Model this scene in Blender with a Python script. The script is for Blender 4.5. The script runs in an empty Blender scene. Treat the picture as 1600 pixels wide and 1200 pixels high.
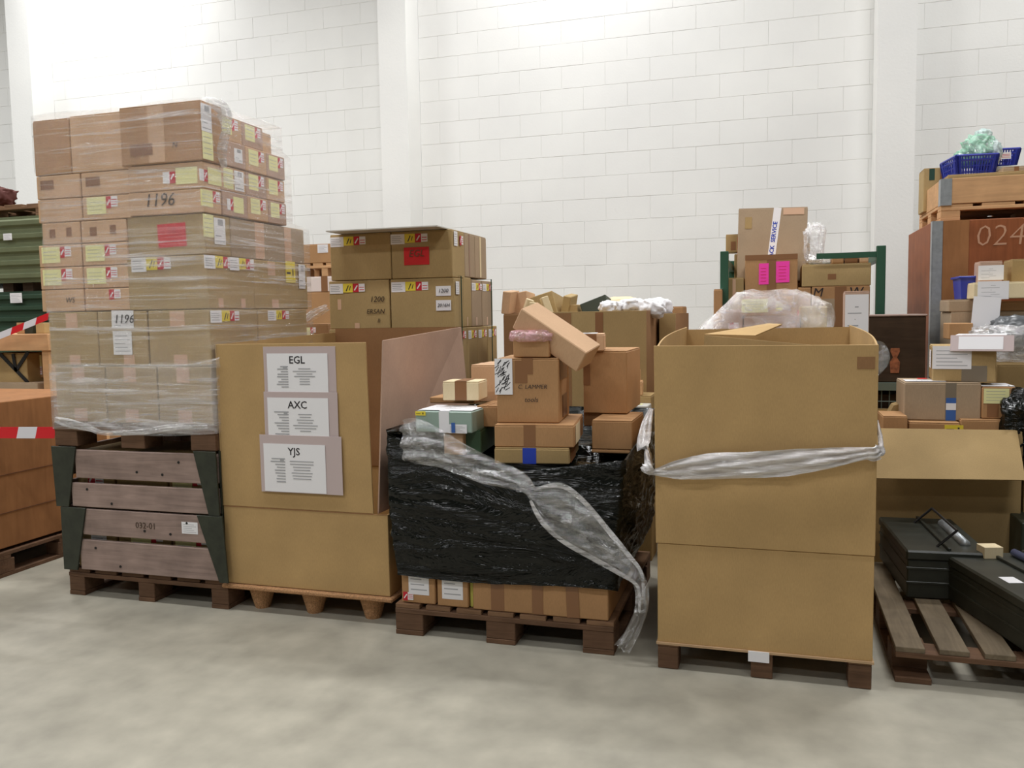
import bpy, bmesh, math, random
from mathutils import Vector, Matrix, noise
random.seed(7)
scene = bpy.context.scene
COL = scene.collection
PI = math.pi
# ------------------------------------------------------------------ camera
H = 1.45
F = 1330.0
def _rot(rx, ry, rz):
    return Matrix.Rotation(rz, 3, 'Z') @ Matrix.Rotation(rx, 3, 'X') @ Matrix.Rotation(ry, 3, 'Y')
_M = _rot(0.081, 0.29799, -0.016856)
_MT = _M.transposed()
def ray(x, y):
    d = _MT @ Vector(((x - 800) / F, (y - 600) / F, 1.0))
    return Vector((d.x, d.z, -d.y))
def P(x, y, Y):
    """the world point on the plane at depth Y that the photograph shows at pixel x, y"""
    d = ray(x, y); t = Y / d.y
    return Vector((d.x * t, Y, H + d.z * t))
def YX(px, X, y=450):
    """depth at which the plane x = X is seen at pixel column px"""
    d = ray(px, y); return d.y * X / d.x
cam_d = bpy.data.cameras.new('camera'); cam_d.sensor_width = 36; cam_d.lens = F / 1600 * 36
cam_d.clip_start = 0.05; cam_d.clip_end = 60
cam = bpy.data.objects.new('camera', cam_d); COL.objects.link(cam)
def _w(v): return Vector((v[0], v[2], -v[1]))
_r, _d, _f = _w(_M[0]), _w(_M[1]), _w(_M[2])
mw = Matrix.Identity(4)
for i in range(3):
    mw[i][0] = _r[i]; mw[i][1] = -_d[i]; mw[i][2] = -_f[i]
mw[2][3] = H
cam.matrix_world = mw
scene.camera = cam
# ------------------------------------------------------------------ world, lights, exposure
world = bpy.data.worlds.new('world'); scene.world = world; world.use_nodes = True
world.node_tree.nodes['Background'].inputs[0].default_value = (0.9, 0.95, 1, 1)
world.node_tree.nodes['Background'].inputs[1].default_value = 0.3
scene.view_settings.view_transform = 'Standard'
scene.view_settings.look = 'None'
scene.view_settings.gamma = 1.0
scene.view_settings.use_curve_mapping = False
scene.view_settings.exposure = 0.0
ZC = 6.9
def lamp(x, y, w, l, p, z=ZC - 0.25, c=(0.98, 0.99, 1.0)):
    ld = bpy.data.lights.new('ceiling_and_fill_lamp', 'AREA'); ld.shape = 'RECTANGLE'; ld.size = w; ld.size_y = l
    ld.energy = p; ld.color = c
    o = bpy.data.objects.new('ceiling_and_fill_lamp', ld); COL.objects.link(o); o.location = (x, y, z)
    return o
for lx, pw in ((-8.3, 88), (-2.0, 82), (4.3, 130)):  # last one is an added lamp, brightening the right end of the wall
    lamp(lx, 8.75, 1.5, 0.25, pw)
for lx in (-12, -7.5, -3, 1.5):  # unseen lamp grid, put in as fill light over the hall
    for ly, pw in ((-5.5, 60), (-1.5, 85), (2.5, 98), (6.0, 142)):
        lamp(lx, ly, 1.5, 0.4, pw)

# ------------------------------------------------------------------ materials
MATS = {}
def new_mat(name):
    m = bpy.data.materials.new(name); m.use_nodes = True
    nt = m.node_tree
    return m, nt, nt.nodes['Principled BSDF'], nt.nodes, nt.links
def srgb(r, g, b):
    f = lambda c: (c / 255 / 12.92) if c / 255 <= 0.04045 else ((c / 255 + 0.055) / 1.055) ** 2.4
    return (f(r), f(g), f(b), 1)
def mul(c, k): return (c[0] * k, c[1] * k, c[2] * k, 1)
def plain(name, c, rough=0.6, spec=0.4, metal=0.0, nscale=0, namp=0.12, bump=0, stretch=(1, 1, 1)):
    if name in MATS: return MATS[name]
    m, nt, b, N, L = new_mat(name)
    b.inputs['Base Color'].default_value = c
    b.inputs['Roughness'].default_value = rough
    b.inputs['Specular IOR Level'].default_value = spec
    b.inputs['Metallic'].default_value = metal
    if nscale:
        tc = N.new('ShaderNodeTexCoord'); mp = N.new('ShaderNodeMapping'); mp.inputs['Scale'].default_value = stretch
        n = N.new('ShaderNodeTexNoise'); n.inputs['Scale'].default_value = nscale; n.inputs['Detail'].default_value = 5
        L.new(tc.outputs['Object'], mp.inputs[0]); L.new(mp.outputs[0], n.inputs['Vector'])
        r = N.new('ShaderNodeValToRGB'); r.color_ramp.elements[0].position = 0.3; r.color_ramp.elements[1].position = 0.7
        r.color_ramp.elements[0].color = mul(c, 1 - namp); r.color_ramp.elements[1].color = mul(c, 1 + namp)
        L.new(n.outputs['Fac'], r.inputs[0]); L.new(r.outputs[0], b.inputs['Base Color'])
        if bump:
            bp = N.new('ShaderNodeBump'); bp.inputs['Strength'].default_value = bump; bp.inputs['Distance'].default_value = 0.01
            L.new(n.outputs['Fac'], bp.inputs['Height']); L.new(bp.outputs[0], b.inputs['Normal'])
    MATS[name] = m
    return m
def board(name, c, rough=0.72):
    """corrugated cardboard: faint vertical flute lines and cloudy scuffs"""
    if name in MATS: return MATS[name]
    m, nt, b, N, L = new_mat(name)
    tc = N.new('ShaderNodeTexCoord')
    n = N.new('ShaderNodeTexNoise'); n.inputs['Scale'].default_value = 4; n.inputs['Detail'].default_value = 6
    L.new(tc.outputs['Object'], n.inputs['Vector'])
    r = N.new('ShaderNodeValToRGB'); r.color_ramp.elements[0].position = 0.28; r.color_ramp.elements[1].position = 0.75
    r.color_ramp.elements[0].color = mul(c, 0.88); r.color_ramp.elements[1].color = mul(c, 1.08)
    L.new(n.outputs['Fac'], r.inputs[0])
    mp = N.new('ShaderNodeMapping'); mp.inputs['Scale'].default_value = (260, 260, 60)
    L.new(tc.outputs['Object'], mp.inputs[0])
    f = N.new('ShaderNodeTexNoise'); f.inputs['Scale'].default_value = 1.0; f.inputs['Detail'].default_value = 2
    L.new(mp.outputs[0], f.inputs['Vector'])
    mx = N.new('ShaderNodeMix'); mx.data_type = 'RGBA'; mx.blend_type = 'OVERLAY'; mx.inputs[0].default_value = 0.12
    L.new(r.outputs[0], mx.inputs[6]); L.new(f.outputs['Fac'], mx.inputs[7]); L.new(mx.outputs[2], b.inputs['Base Color'])
    bp = N.new('ShaderNodeBump'); bp.inputs['Strength'].default_value = 0.15; bp.inputs['Distance'].default_value = 0.002
    L.new(f.outputs['Fac'], bp.inputs['Height']); L.new(bp.outputs[0], b.inputs['Normal'])
    b.inputs['Roughness'].default_value = rough; b.inputs['Specular IOR Level'].default_value = 0.25
    MATS[name] = m
    return m
def wood(name, c, dark=0.55, scale=(3, 40, 40), rough=0.75):
    if name in MATS: return MATS[name]
    m, nt, b, N, L = new_mat(name)
    tc = N.new('ShaderNodeTexCoord'); mp = N.new('ShaderNodeMapping'); mp.inputs['Scale'].default_value = scale
    n = N.new('ShaderNodeTexNoise'); n.inputs['Scale'].default_value = 1.0; n.inputs['Detail'].default_value = 6; n.inputs['Distortion'].default_value = 1.2
    n2 = N.new('ShaderNodeTexNoise'); n2.inputs['Scale'].default_value = 7.0; n2.inputs['Detail'].default_value = 4
    L.new(tc.outputs['Object'], mp.inputs[0]); L.new(mp.outputs[0], n.inputs['Vector']); L.new(tc.outputs['Object'], n2.inputs['Vector'])
    a = N.new('ShaderNodeMath'); a.operation = 'MULTIPLY_ADD'; a.inputs[1].default_value = 0.5; L.new(n.outputs['Fac'], a.inputs[0])
    h = N.new('ShaderNodeMath'); h.operation = 'MULTIPLY'; h.inputs[1].default_value = 0.5; L.new(n2.outputs['Fac'], h.inputs[0]); L.new(h.outputs[0], a.inputs[2])
    r = N.new('ShaderNodeValToRGB'); r.color_ramp.elements[0].position = 0.32; r.color_ramp.elements[1].position = 0.66
    r.color_ramp.elements[0].color = mul(c, dark); r.color_ramp.elements[1].color = mul(c, 1.12)
    L.new(a.outputs[0], r.inputs[0]); L.new(r.outputs[0], b.inputs['Base Color'])
    bp = N.new('ShaderNodeBump'); bp.inputs['Strength'].default_value = 0.3; bp.inputs['Distance'].default_value = 0.004
    L.new(a.outputs[0], bp.inputs['Height']); L.new(bp.outputs[0], b.inputs['Normal'])
    b.inputs['Roughness'].default_value = rough; b.inputs['Specular IOR Level'].default_value = 0.2
    MATS[name] = m
    return m
def film(name, haze=0.10, haze_max=0.7, scale=(3, 3, 22), tint=(0.9, 0.88, 0.88, 1), pos=(0.5, 0.8), rot=(0.0, 0.12, 0), bump=0.6, gloss=0.12):
    """clear stretch film: mostly transparent, with white pulled creases and a wet gloss"""
    if name in MATS: return MATS[name]
    m = bpy.data.materials.new(name); m.use_nodes = True; nt = m.node_tree; N = nt.nodes; L = nt.links
    N.clear(); out = N.new('ShaderNodeOutputMaterial')
    tc = N.new('ShaderNodeTexCoord'); mp = N.new('ShaderNodeMapping'); mp.inputs['Scale'].default_value = scale; mp.inputs['Rotation'].default_value = rot
    n = N.new('ShaderNodeTexNoise'); n.inputs['Scale'].default_value = 1.0; n.inputs['Detail'].default_value = 7; n.inputs['Roughness'].default_value = 0.65; n.inputs['Distortion'].default_value = 0.6
    L.new(tc.outputs['Object'], mp.inputs[0]); L.new(mp.outputs[0], n.inputs['Vector'])
    mr = N.new('ShaderNodeMapRange'); mr.inputs[1].default_value = pos[0]; mr.inputs[2].default_value = pos[1]
    mr.inputs[3].default_value = haze; mr.inputs[4].default_value = haze_max; L.new(n.outputs['Fac'], mr.inputs[0])
    bp = N.new('ShaderNodeBump'); bp.inputs['Strength'].default_value = bump; bp.inputs['Distance'].default_value = 0.02; L.new(n.outputs['Fac'], bp.inputs['Height'])
    tr = N.new('ShaderNodeBsdfTransparent'); tr.inputs[0].default_value = (1, 1, 1, 1)
    df = N.new('ShaderNodeBsdfDiffuse'); df.inputs[0].default_value = tint; L.new(bp.outputs[0], df.inputs['Normal'])
    gl = N.new('ShaderNodeBsdfGlossy'); gl.inputs['Roughness'].default_value = 0.11; gl.inputs[0].default_value = (1, 1, 1, 1); L.new(bp.outputs[0], gl.inputs['Normal'])
    m1 = N.new('ShaderNodeMixShader'); L.new(mr.outputs[0], m1.inputs[0]); L.new(tr.outputs[0], m1.inputs[1]); L.new(df.outputs[0], m1.inputs[2])
    m2 = N.new('ShaderNodeMixShader'); m2.inputs[0].default_value = gloss; L.new(m1.outputs[0], m2.inputs[1]); L.new(gl.outputs[0], m2.inputs[2])
    L.new(m2.outputs[0], out.inputs[0])
    MATS[name] = m
    return m

K_OLIVE = board('kraft_olive', srgb(176, 150, 104))
K_PINK = board('kraft_pinkish', srgb(208, 170, 134))
K_TAN = board('kraft_tan', srgb(170, 143, 98))
K_BIN = board('kraft_bin', srgb(186, 153, 104))
K_ORANGE = board('kraft_orange', srgb(180, 138, 96))
K_GREY = board('kraft_greyish', srgb(172, 150, 124))
K_CREAM = board('kraft_cream', srgb(226, 208, 170))
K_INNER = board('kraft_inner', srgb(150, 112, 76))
K_MAUVE = board('kraft_mauve', srgb(190, 158, 138))
T_BROWN = plain('brown_tape', srgb(140, 98, 64), 0.35, 0.5)
T_CLEAR = plain('clear_tape', srgb(214, 176, 146), 0.3, 0.5)
T_DARK = plain('dark_tape', srgb(110, 72, 48), 0.3, 0.5)
T_BLUE = plain('blue_tape', srgb(38, 66, 178), 0.35)
T_GREY = plain('grey_tape', srgb(128, 116, 100), 0.35)
WHITE = plain('white_paper', srgb(238, 236, 238), 0.6)
INK = plain('black_ink', srgb(40, 36, 40), 0.6)
GREYINK = plain('grey_print', srgb(165, 165, 168), 0.6)
YEL = plain('pale_yellow_label', srgb(236, 232, 170), 0.6)
YELS = plain('yellow_sticker', srgb(236, 214, 70), 0.5)
RED = plain('red_sticker', srgb(200, 34, 52), 0.5)
REDSHEET = plain('red_sheet', srgb(212, 34, 38), 0.5)
PINK = plain('neon_pink_label', srgb(255, 70, 180), 0.5)
BLUE = plain('blue_print', srgb(60, 100, 170), 0.5)
MARKER = plain('marker_ink', srgb(70, 52, 38), 0.6)
GREYWOOD = wood('weathered_grey_wood', srgb(160, 138, 128), 0.62)
PALWOOD = wood('worn_pallet_wood', srgb(136, 104, 78), 0.55)
PALDARK = wood('dirty_pallet_wood', srgb(112, 84, 64), 0.55)
PALGREY = wood('dull_grey_pallet_wood', srgb(122, 108, 88), 0.6, (40, 3, 40))
NEWWOOD = wood('fresh_pine', srgb(206, 162, 118), 0.8, (3, 30, 30))
PLY = wood('reddish_plywood', srgb(150, 88, 54), 0.75, (30, 30, 2.5), 0.55)
CRATEWOOD = wood('orange_crate_wood', srgb(156, 108, 68), 0.8, (20, 20, 3))
DARKWOOD = wood('dark_stained_wood', srgb(70, 54, 40), 0.6, (3, 20, 20))
PRESS = plain('pressed_wood', srgb(176, 132, 92), 0.8, nscale=160, namp=0.35, bump=0.4)
GREENPAINT = plain('dark_green_paint', srgb(42, 46, 34), 0.5, 0.5, nscale=18, namp=0.35)
GALV = plain('galvanised_steel', srgb(160, 164, 166), 0.4, 0.5, 0.5, nscale=30, namp=0.12)
OLIVE_M = plain('olive_steel', srgb(106, 112, 82), 0.5, 0.4, nscale=6, namp=0.1)
GREEN_M = plain('green_steel', srgb(48, 70, 52), 0.5, 0.4, nscale=6, namp=0.12)
CAGEGREEN = plain('cage_green', srgb(38, 80, 58), 0.45, 0.5)
AMMO = plain('ammo_box_paint', srgb(46, 48, 41), 0.4, 0.45, nscale=14, namp=0.22)
AMMOTOP = AMMO
BASKET = plain('blue_plastic', srgb(44, 56, 160), 0.35, 0.5)
BLACK = plain('matt_black', srgb(30, 28, 28), 0.5)
STRAP = plain('green_strap', srgb(40, 70, 56), 0.4)
CARDGREY = plain('grey_card', srgb(196, 194, 186), 0.6, nscale=12, namp=0.06)

# ------------------------------------------------------------------ mesh building
class MB:
    def __init__(s): s.v = []; s.f = []; s.mi = []
    def box(s, x0, x1, y0, y1, z0, z1, mi=0, T=None, taper=None):
        b = len(s.v)
        pts = [(x0, y0, z0), (x1, y0, z0), (x1, y1, z0), (x0, y1, z0), (x0, y0, z1), (x1, y0, z1), (x1, y1, z1), (x0, y1, z1)]
        if taper:
            cx, cy = (x0 + x1) / 2, (y0 + y1) / 2
            pts = [(cx + (p[0] - cx) * taper, cy + (p[1] - cy) * taper, p[2]) if i < 4 else p for i, p in enumerate(pts)]
        if T is not None: pts = [tuple(T @ Vector(p)) for p in pts]
        s.v += pts
        for q in ((0, 3, 2, 1), (4, 5, 6, 7), (0, 1, 5, 4), (1, 2, 6, 5), (2, 3, 7, 6), (3, 0, 4, 7)):
            s.f.append(tuple(b + i for i in q)); s.mi.append(mi)
        return s
    def prism(s, poly, a, b_, axis='y', mi=0):
        """poly: 2-D outline in the plane square to axis, extruded from a to b_"""
        n = len(poly); k = len(s.v)
        for t in (a, b_):
            for (p, q) in poly:
                s.v.append({'y': (p, t, q), 'x': (t, p, q), 'z': (p, q, t)}[axis])
        s.f.append(tuple(k + i for i in range(n))); s.mi.append(mi)
        s.f.append(tuple(k + n + i for i in reversed(range(n)))); s.mi.append(mi)
        for i in range(n):
            j = (i + 1) % n
            s.f.append((k + j, k + i, k + n + i, k + n + j)); s.mi.append(mi)
        return s
    def tube(s, pts, r, n=8, mi=0, closed=False):
        k = len(s.v); pts = [Vector(p) for p in pts]; m = len(pts)
        for i, p in enumerate(pts):
            a = pts[max(0, i - 1)]; b = pts[min(m - 1, i + 1)]
            if closed: a = pts[i - 1]; b = pts[(i + 1) % m]
            t = (b - a).normalized()
            u = t.cross(Vector((0, 0, 1)))
            if u.length < 0.05: u = t.cross(Vector((0, 1, 0)))
            u.normalize(); w = t.cross(u)
            rr = r[i] if isinstance(r, (list, tuple)) else r
            for j in range(n):
                an = 2 * PI * j / n
                s.v.append(tuple(p + (u * math.cos(an) + w * math.sin(an)) * rr))
        for i in range(m if closed else m - 1):
            for j in range(n):
                a0 = k + i * n; b0 = k + ((i + 1) % m) * n
                s.f.append((a0 + j, a0 + (j + 1) % n, b0 + (j + 1) % n, b0 + j)); s.mi.append(mi)
        if not closed:
            s.f.append(tuple(k + j for j in reversed(range(n)))); s.mi.append(mi)
            s.f.append(tuple(k + (m - 1) * n + j for j in range(n))); s.mi.append(mi)
        return s
    def cone(s, x, y, z0, z1, r0, r1, n=16, mi=0):
        return s.tube([(x, y, z0), (x, y, z1)], [r0, r1], n, mi)
    def mesh(s, name, mats, bevel=0, smooth=False):
        me = bpy.data.meshes.new(name); me.from_pydata(s.v, [], s.f)
        for m in (mats if isinstance(mats, (list, tuple)) else [mats]): me.materials.append(m)
        me.polygons.foreach_set('material_index', s.mi)
        bm = bmesh.new(); bm.from_mesh(me)
        if bevel:
            bmesh.ops.bevel(bm, geom=list(bm.edges), offset=bevel, segments=1, affect='EDGES')
        bmesh.ops.recalc_face_normals(bm, faces=list(bm.faces))
        bm.to_mesh(me); bm.free()
        if smooth: me.polygons.foreach_set('use_smooth', [True] * len(me.polygons))
        me.update()
        return me
    def build(s, name, mats, parent=None, bevel=0, smooth=False, loc=None):
        o = bpy.data.objects.new(name, s.mesh(name, mats, bevel, smooth)); COL.objects.link(o)
        if parent: o.parent = parent
        if loc: o.location = loc
        return o
def tag(o, label=None, cat=None, group=None, kind=None):
    if label: o['label'] = label
    if cat: o['category'] = cat
    if group: o['group'] = group
    if kind: o['kind'] = kind
    return o
def empty(name, loc, rz=0, label=None, cat=None, group=None, rot=None):
    o = bpy.data.objects.new(name, None); o.empty_display_size = 0.1; COL.objects.link(o)
    o.location = loc; o.rotation_euler = rot if rot else (0, 0, rz)
    return tag(o, label, cat, group)

# ------------------------------------------------------------------ printed matter on faces
def text_mesh(s, size, shear=0.0, bold=0.0):
    c = bpy.data.curves.new('writing', 'FONT'); c.body = s; c.size = size; c.align_x = 'CENTER'; c.align_y = 'CENTER'
    c.shear = shear; c.resolution_u = 2; c.offset = bold; c.extrude = 0.0003
    o = bpy.data.objects.new('writing', c)
    me = bpy.data.meshes.new_from_object(o)
    bpy.data.objects.remove(o)
    return me
def basis(face, w, d, h):
    """matrix from label plane (u right, v up, n out) to box-local space"""
    if face == 'f': o, u, v, n = (-w / 2, -d / 2, 0), (1, 0, 0), (0, 0, 1), (0, -1, 0)
    if face == 'r': o, u, v, n = (w / 2, -d / 2, 0), (0, 1, 0), (0, 0, 1), (1, 0, 0)
    if face == 'l': o, u, v, n = (-w / 2, d / 2, 0), (0, -1, 0), (0, 0, 1), (-1, 0, 0)
    if face == 't': o, u, v, n = (-w / 2, -d / 2, h), (1, 0, 0), (0, 1, 0), (0, 0, 1)
    M = Matrix.Identity(4)
    for i in range(3): M[i][0] = u[i]; M[i][1] = v[i]; M[i][2] = n[i]; M[i][3] = o[i]
    return M
def write(parent, T, u, v, s, size, mat=INK, rot=0, shear=0.2, bold=0, lift=0.0012):
    me = text_mesh(s, size, shear, bold); me.materials.clear(); me.materials.append(mat)
    me.transform(T @ Matrix.Translation((u, v, lift)) @ Matrix.Rotation(rot, 4, 'Z'))
    o = bpy.data.objects.new('writing', me); COL.objects.link(o); o.parent = parent
    return o
def q(mb, T, u0, u1, v0, v1, a, b, mi, R=None):
    mb.box(u0, u1, v0, v1, a, b, mi, T if R is None else T @ R)
def sticker(parent, T, u, v, kind, w, h, rot=0, up=0):
    """a printed sticker centred at u, v (metres) of a face"""
    mats = [WHITE, YEL, YELS, RED, INK, GREYINK, REDSHEET, PINK, BLUE]
    mb = MB(); TT = T @ Matrix.Translation((u, v, 0)) @ Matrix.Rotation(rot, 4, 'Z')
    a, b, c = 0.0005 + up, 0.0014 + up, 0.0019 + up
    def R(x0, x1, y0, y1, mi, lo=a, hi=b): q(mb, TT, (x0 - .5) * w, (x1 - .5) * w, (y0 - .5) * h, (y1 - .5) * h, lo, hi, mi)
    name = 'label'
    if kind == 'wyr':      # address label, yellow shock sign, red arrow sign
        R(0, .38, 0, 1, 0); R(.385, .66, .1, 1, 2); R(.67, .83, .12, .98, 3); R(.83, 1, .15, .95, 0)
        for k in range(4): R(.03, .3 - .03 * (k % 2), .2 + .18 * k, .25 + .18 * k, 5, b, c)
        T2 = TT @ Matrix.Translation((.0 * w, 0, 0))
        q(mb, T2, -.01 * w, .015 * w, -.3 * h, .35 * h, b, c, 4, Matrix.Rotation(-.45, 4, 'Z'))
        q(mb, TT @ Matrix.Translation((.08 * w, 0, 0)), -.01 * w, .01 * w, -.2 * h, .25 * h, b, c, 4, Matrix.Rotation(-.3, 4, 'Z'))
        q(mb, TT @ Matrix.Translation((.245 * w, .05 * h, 0)), -.012 * w, .02 * w, -.3 * h, .3 * h, b, c, 0, Matrix.Rotation(-.6, 4, 'Z'))
        for k in range(2): R(.85, .98, .3 + .25 * k, .37 + .25 * k, 3, b, c)
    elif kind == 'yr':     # pale yellow slip with small red arrow sign
        R(0, .62, 0, 1, 1); R(.64, .79, .3, 1, 3); R(.79, 1, .38, 1, 0)
        q(mb, TT @ Matrix.Translation((.21 * w, .15 * h, 0)), -.02 * w, .02 * w, -.2 * h, .2 * h, b, c, 0, Matrix.Rotation(-.6, 4, 'Z'))
        for k in range(3): R(.81, .98, .5 + .14 * k, .54 + .14 * k, 3, b, c)
        for k in range(3): R(.06, .5, .25 + .22 * k, .27 + .22 * k, 5, b, c)
    elif kind == 'ry':     # mirrored
        R(.38, 1, 0, 1, 1); R(.2, .36, .1, .8, 3); R(0, .2, .1, .8, 0)
        q(mb, TT @ Matrix.Translation((-.22 * w, 0, 0)), -.02 * w, .02 * w, -.2 * h, .2 * h, b, c, 0, Matrix.Rotation(-.6, 4, 'Z'))
    elif kind == 'r':
        R(0, .45, 0, 1, 3); R(.45, 1, .1, 1, 0)
        q(mb, TT @ Matrix.Translation((-.27 * w, 0, 0)), -.05 * w, .05 * w, -.3 * h, .3 * h, b, c, 0, Matrix.Rotation(-.6, 4, 'Z'))
        for k in range(3): R(.5, .95, .3 + .2 * k, .36 + .2 * k, 3, b, c)
    elif kind in ('w', 'doc', 'bar'):
        R(0, 1, 0, 1, 0)
        if kind == 'w':
            for k in range(5): R(.1, .9 - .13 * (k * 7 % 3), .14 + .16 * k, .17 + .16 * k, 5, b, c)
        if kind == 'doc' and h > .08 and w > .08:
            for k in range(6): R(.12 + .3 * (k % 2), .45 + .38 * ((k * 5 % 3) / 3), .15 + .12 * k, .17 + .12 * k, 5, b, c)
        if kind == 'bar':
            R(.35, .8, .72, .95, 5, b, c); R(.1, .9, .1, .14, 5, b, c); R(.1, .6, .3, .34, 5, b, c)
    elif kind == 'y': R(0, 1, 0, 1, 1); [R(.1, .85, .2 + .2 * k, .22 + .2 * k, 5, b, c) for k in range(4)]
    elif kind == 'ys': R(0, 1, 0, 1, 2); R(.1, .5, .4, .5, 4, b, c); R(.7, .8, .3, .7, 4, b, c)
    elif kind == 'red':
        R(0, 1, 0, 1, 6); name = 'red_sheet'
    elif kind == 'pink':
        R(0, 1, 0, 1, 7)
        for k in range(5): R(.2, .75, .15 + .15 * k, .17 + .15 * k, 3, b, c)
    elif kind == 'blue': R(0, 1, 0, 1, 8)
    elif kind == 'scrawl':
        R(0, 1, 0, 1, 0); rnd = random.Random(3)
        for k in range(44):
            x = rnd.uniform(-.38, .3) * w; y = rnd.uniform(-.42, .42) * h
            q(mb, TT @ Matrix.Translation((x, y, 0)), -.0016, .0016, -.012, .012, b, c, 4, Matrix.Rotation(rnd.uniform(-1.2, -.2), 4, 'Z'))
    o = mb.build(name, mats, parent)
    return o
def tape_strip(parent, T, u0, u1, v0, v1, mat, name='tape', rot=0, up=0):
    mb = MB(); cx, cy = (u0 + u1) / 2, (v0 + v1) / 2
    mb.box(u0 - cx, u1 - cx, v0 - cy, v1 - cy, 0.0003 + up, 0.0011 + up, 0, T @ Matrix.Translation((cx, cy, 0)) @ Matrix.Rotation(rot, 4, 'Z'))
    return mb.build(name, mat, parent)

# ------------------------------------------------------------------ cartons
class Bx: pass
def carton(label, loc, w, d, h, m=K_TAN, yaw=0, top=True, tape=None, marks=(), cat='box', group=None, name='cardboard_box', rot=None, strips=(), along='x', texts=(), flap_m=None):
    """loc = middle of the base; marks = (face, u, v, kind, width, height[, rot]) in fractions of the face"""
    root = empty(name, loc, yaw, label, cat, group, rot)
    ft = 0.005 if top else 0
    MB().box(-w / 2, w / 2, -d / 2, d / 2, 0, h - ft).build('box_body', m, root, bevel=0.004)
    if top:
        for sgn in (-1, 1):
            b = MB()
            if along == 'x': lo, hi = sorted((sgn * 0.002, sgn * (d / 2 - 0.002))); b.box(-w / 2 + .002, w / 2 - .002, lo, hi, h - ft, h)
            else: lo, hi = sorted((sgn * 0.002, sgn * (w / 2 - 0.002))); b.box(lo, hi, -d / 2 + .002, d / 2 - .002, h - ft, h)
            b.build('top_flap', flap_m or m, root, bevel=0.0015)
    if tape is not None:
        tw = min(0.05, 0.3 * min(w, d)); drop = min(0.07, h * 0.45); b = MB()
        if along == 'x':
            b.box(-w / 2 - .001, w / 2 + .001, -tw / 2, tw / 2, h, h + .001)
            for s in (-1, 1): lo, hi = sorted((s * w / 2, s * (w / 2 + .0012))); b.box(lo, hi, -tw / 2, tw / 2, h - drop, h + .001)
        else:
            b.box(-tw / 2, tw / 2, -d / 2 - .001, d / 2 + .001, h, h + .001)
            for s in (-1, 1): lo, hi = sorted((s * d / 2, s * (d / 2 + .0012))); b.box(-tw / 2, tw / 2, lo, hi, h - drop, h + .001)
        b.build('tape', tape, root)
    dims = {'f': (w, h), 'r': (d, h), 'l': (d, h), 't': (w, d)}
    for ki, mk in enumerate(marks):
        fc, u, v, kind, lw, lh = mk[:6]; fw, fh = dims[fc]
        sticker(root, basis(fc, w, d, h), u * fw, v * fh, kind, lw, lh, mk[6] if len(mk) > 6 else 0, up=.0003 + .0015 * ki + .001 * len(strips))
    for ki, st in enumerate(strips):      # (face, u0, u1, v0, v1, mat[, rot])
        fc, u0, u1, v0, v1, tm = st[:6]; fw, fh = dims[fc]
        tape_strip(root, basis(fc, w, d, h), u0 * fw, u1 * fw, v0 * fh, v1 * fh, tm, 'tape', st[6] if len(st) > 6 else 0, up=.001 * ki)
    for tx in texts:       # (face, u, v, string, size, mat[, rot])
        fc, u, v, s, sz, tm = tx[:6]; fw, fh = dims[fc]
        write(root, basis(fc, w, d, h), u * fw, v * fh, s, sz, tm, tx[6] if len(tx) > 6 else 0, lift=.002 + .001 * len(strips) + .0015 * len(marks))
    r = Bx(); r.o = root; r.w, r.d, r.h = w, d, h; r.top = loc[2] + h; r.loc = Vector(loc)
    return r
def px(label, xl, xr, yt, yb, Y, d=0.35, yaw=0, z=None, h=None, **k):
    """carton whose front face spans these photograph columns and rows at depth Y"""
    xm = (xl + xr) / 2
    c = P(xm, yb, Y); t = P(xm, yt, Y)
    n = Vector((math.sin(yaw), -math.cos(yaw), 0)); u = Vector((math.cos(yaw), math.sin(yaw), 0))
    def hit(x):
        dd = ray(x, yb); dd.z = 0; s = c.copy(); s.z = 0
        tt = s.dot(n) / dd.dot(n); return (dd * tt - s).dot(u)
    a, b = hit(xl), hit(xr)
    z0 = c.z if z is None else z
    hh = h if h else t.z - z0
    base = Vector((c.x, c.y, 0)) + u * ((a + b) / 2) - n * (d / 2); base.z = z0
    return carton(label, base, b - a, d, hh, yaw=yaw, **k)
def wb(label, x0, x1, y0, y1, z0, z1, **k):
    return carton(label, ((x0 + x1) / 2, (y0 + y1) / 2, z0), x1 - x0, y1 - y0, z1 - z0, **k)

# ------------------------------------------------------------------ the room
YW = 9.67
PAINT, nt, b, N, L = new_mat('white_wall_paint'); MATS['white_wall_paint'] = PAINT
tc = N.new('ShaderNodeTexCoord'); geo = N.new('ShaderNodeNewGeometry')
n1 = N.new('ShaderNodeTexNoise'); n1.inputs['Scale'].default_value = 0.7; n1.inputs['Detail'].default_value = 6; L.new(geo.outputs['Position'], n1.inputs['Vector'])
r1 = N.new('ShaderNodeValToRGB'); r1.color_ramp.elements[0].position = 0.3; r1.color_ramp.elements[1].position = 0.7
r1.color_ramp.elements[0].color = srgb(224, 223, 220); r1.color_ramp.elements[1].color = srgb(236, 235, 231); L.new(n1.outputs['Fac'], r1.inputs[0])
n2 = N.new('ShaderNodeTexNoise'); n2.inputs['Scale'].default_value = 2.6; n2.inputs['Detail'].default_value = 3; L.new(geo.outputs['Position'], n2.inputs['Vector'])
r2 = N.new('ShaderNodeValToRGB'); r2.color_ramp.elements[0].position = 0.73; r2.color_ramp.elements[1].position = 0.8
r2.color_ramp.elements[0].color = (1, 1, 1, 1); r2.color_ramp.elements[1].color = (0.88, 0.88, 0.87, 1); L.new(n2.outputs['Fac'], r2.inputs[0])
mx = N.new('ShaderNodeMix'); mx.data_type = 'RGBA'; mx.blend_type = 'MULTIPLY'; mx.inputs[0].default_value = 1; L.new(r1.outputs[0], mx.inputs[6]); L.new(r2.outputs[0], mx.inputs[7])
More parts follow.
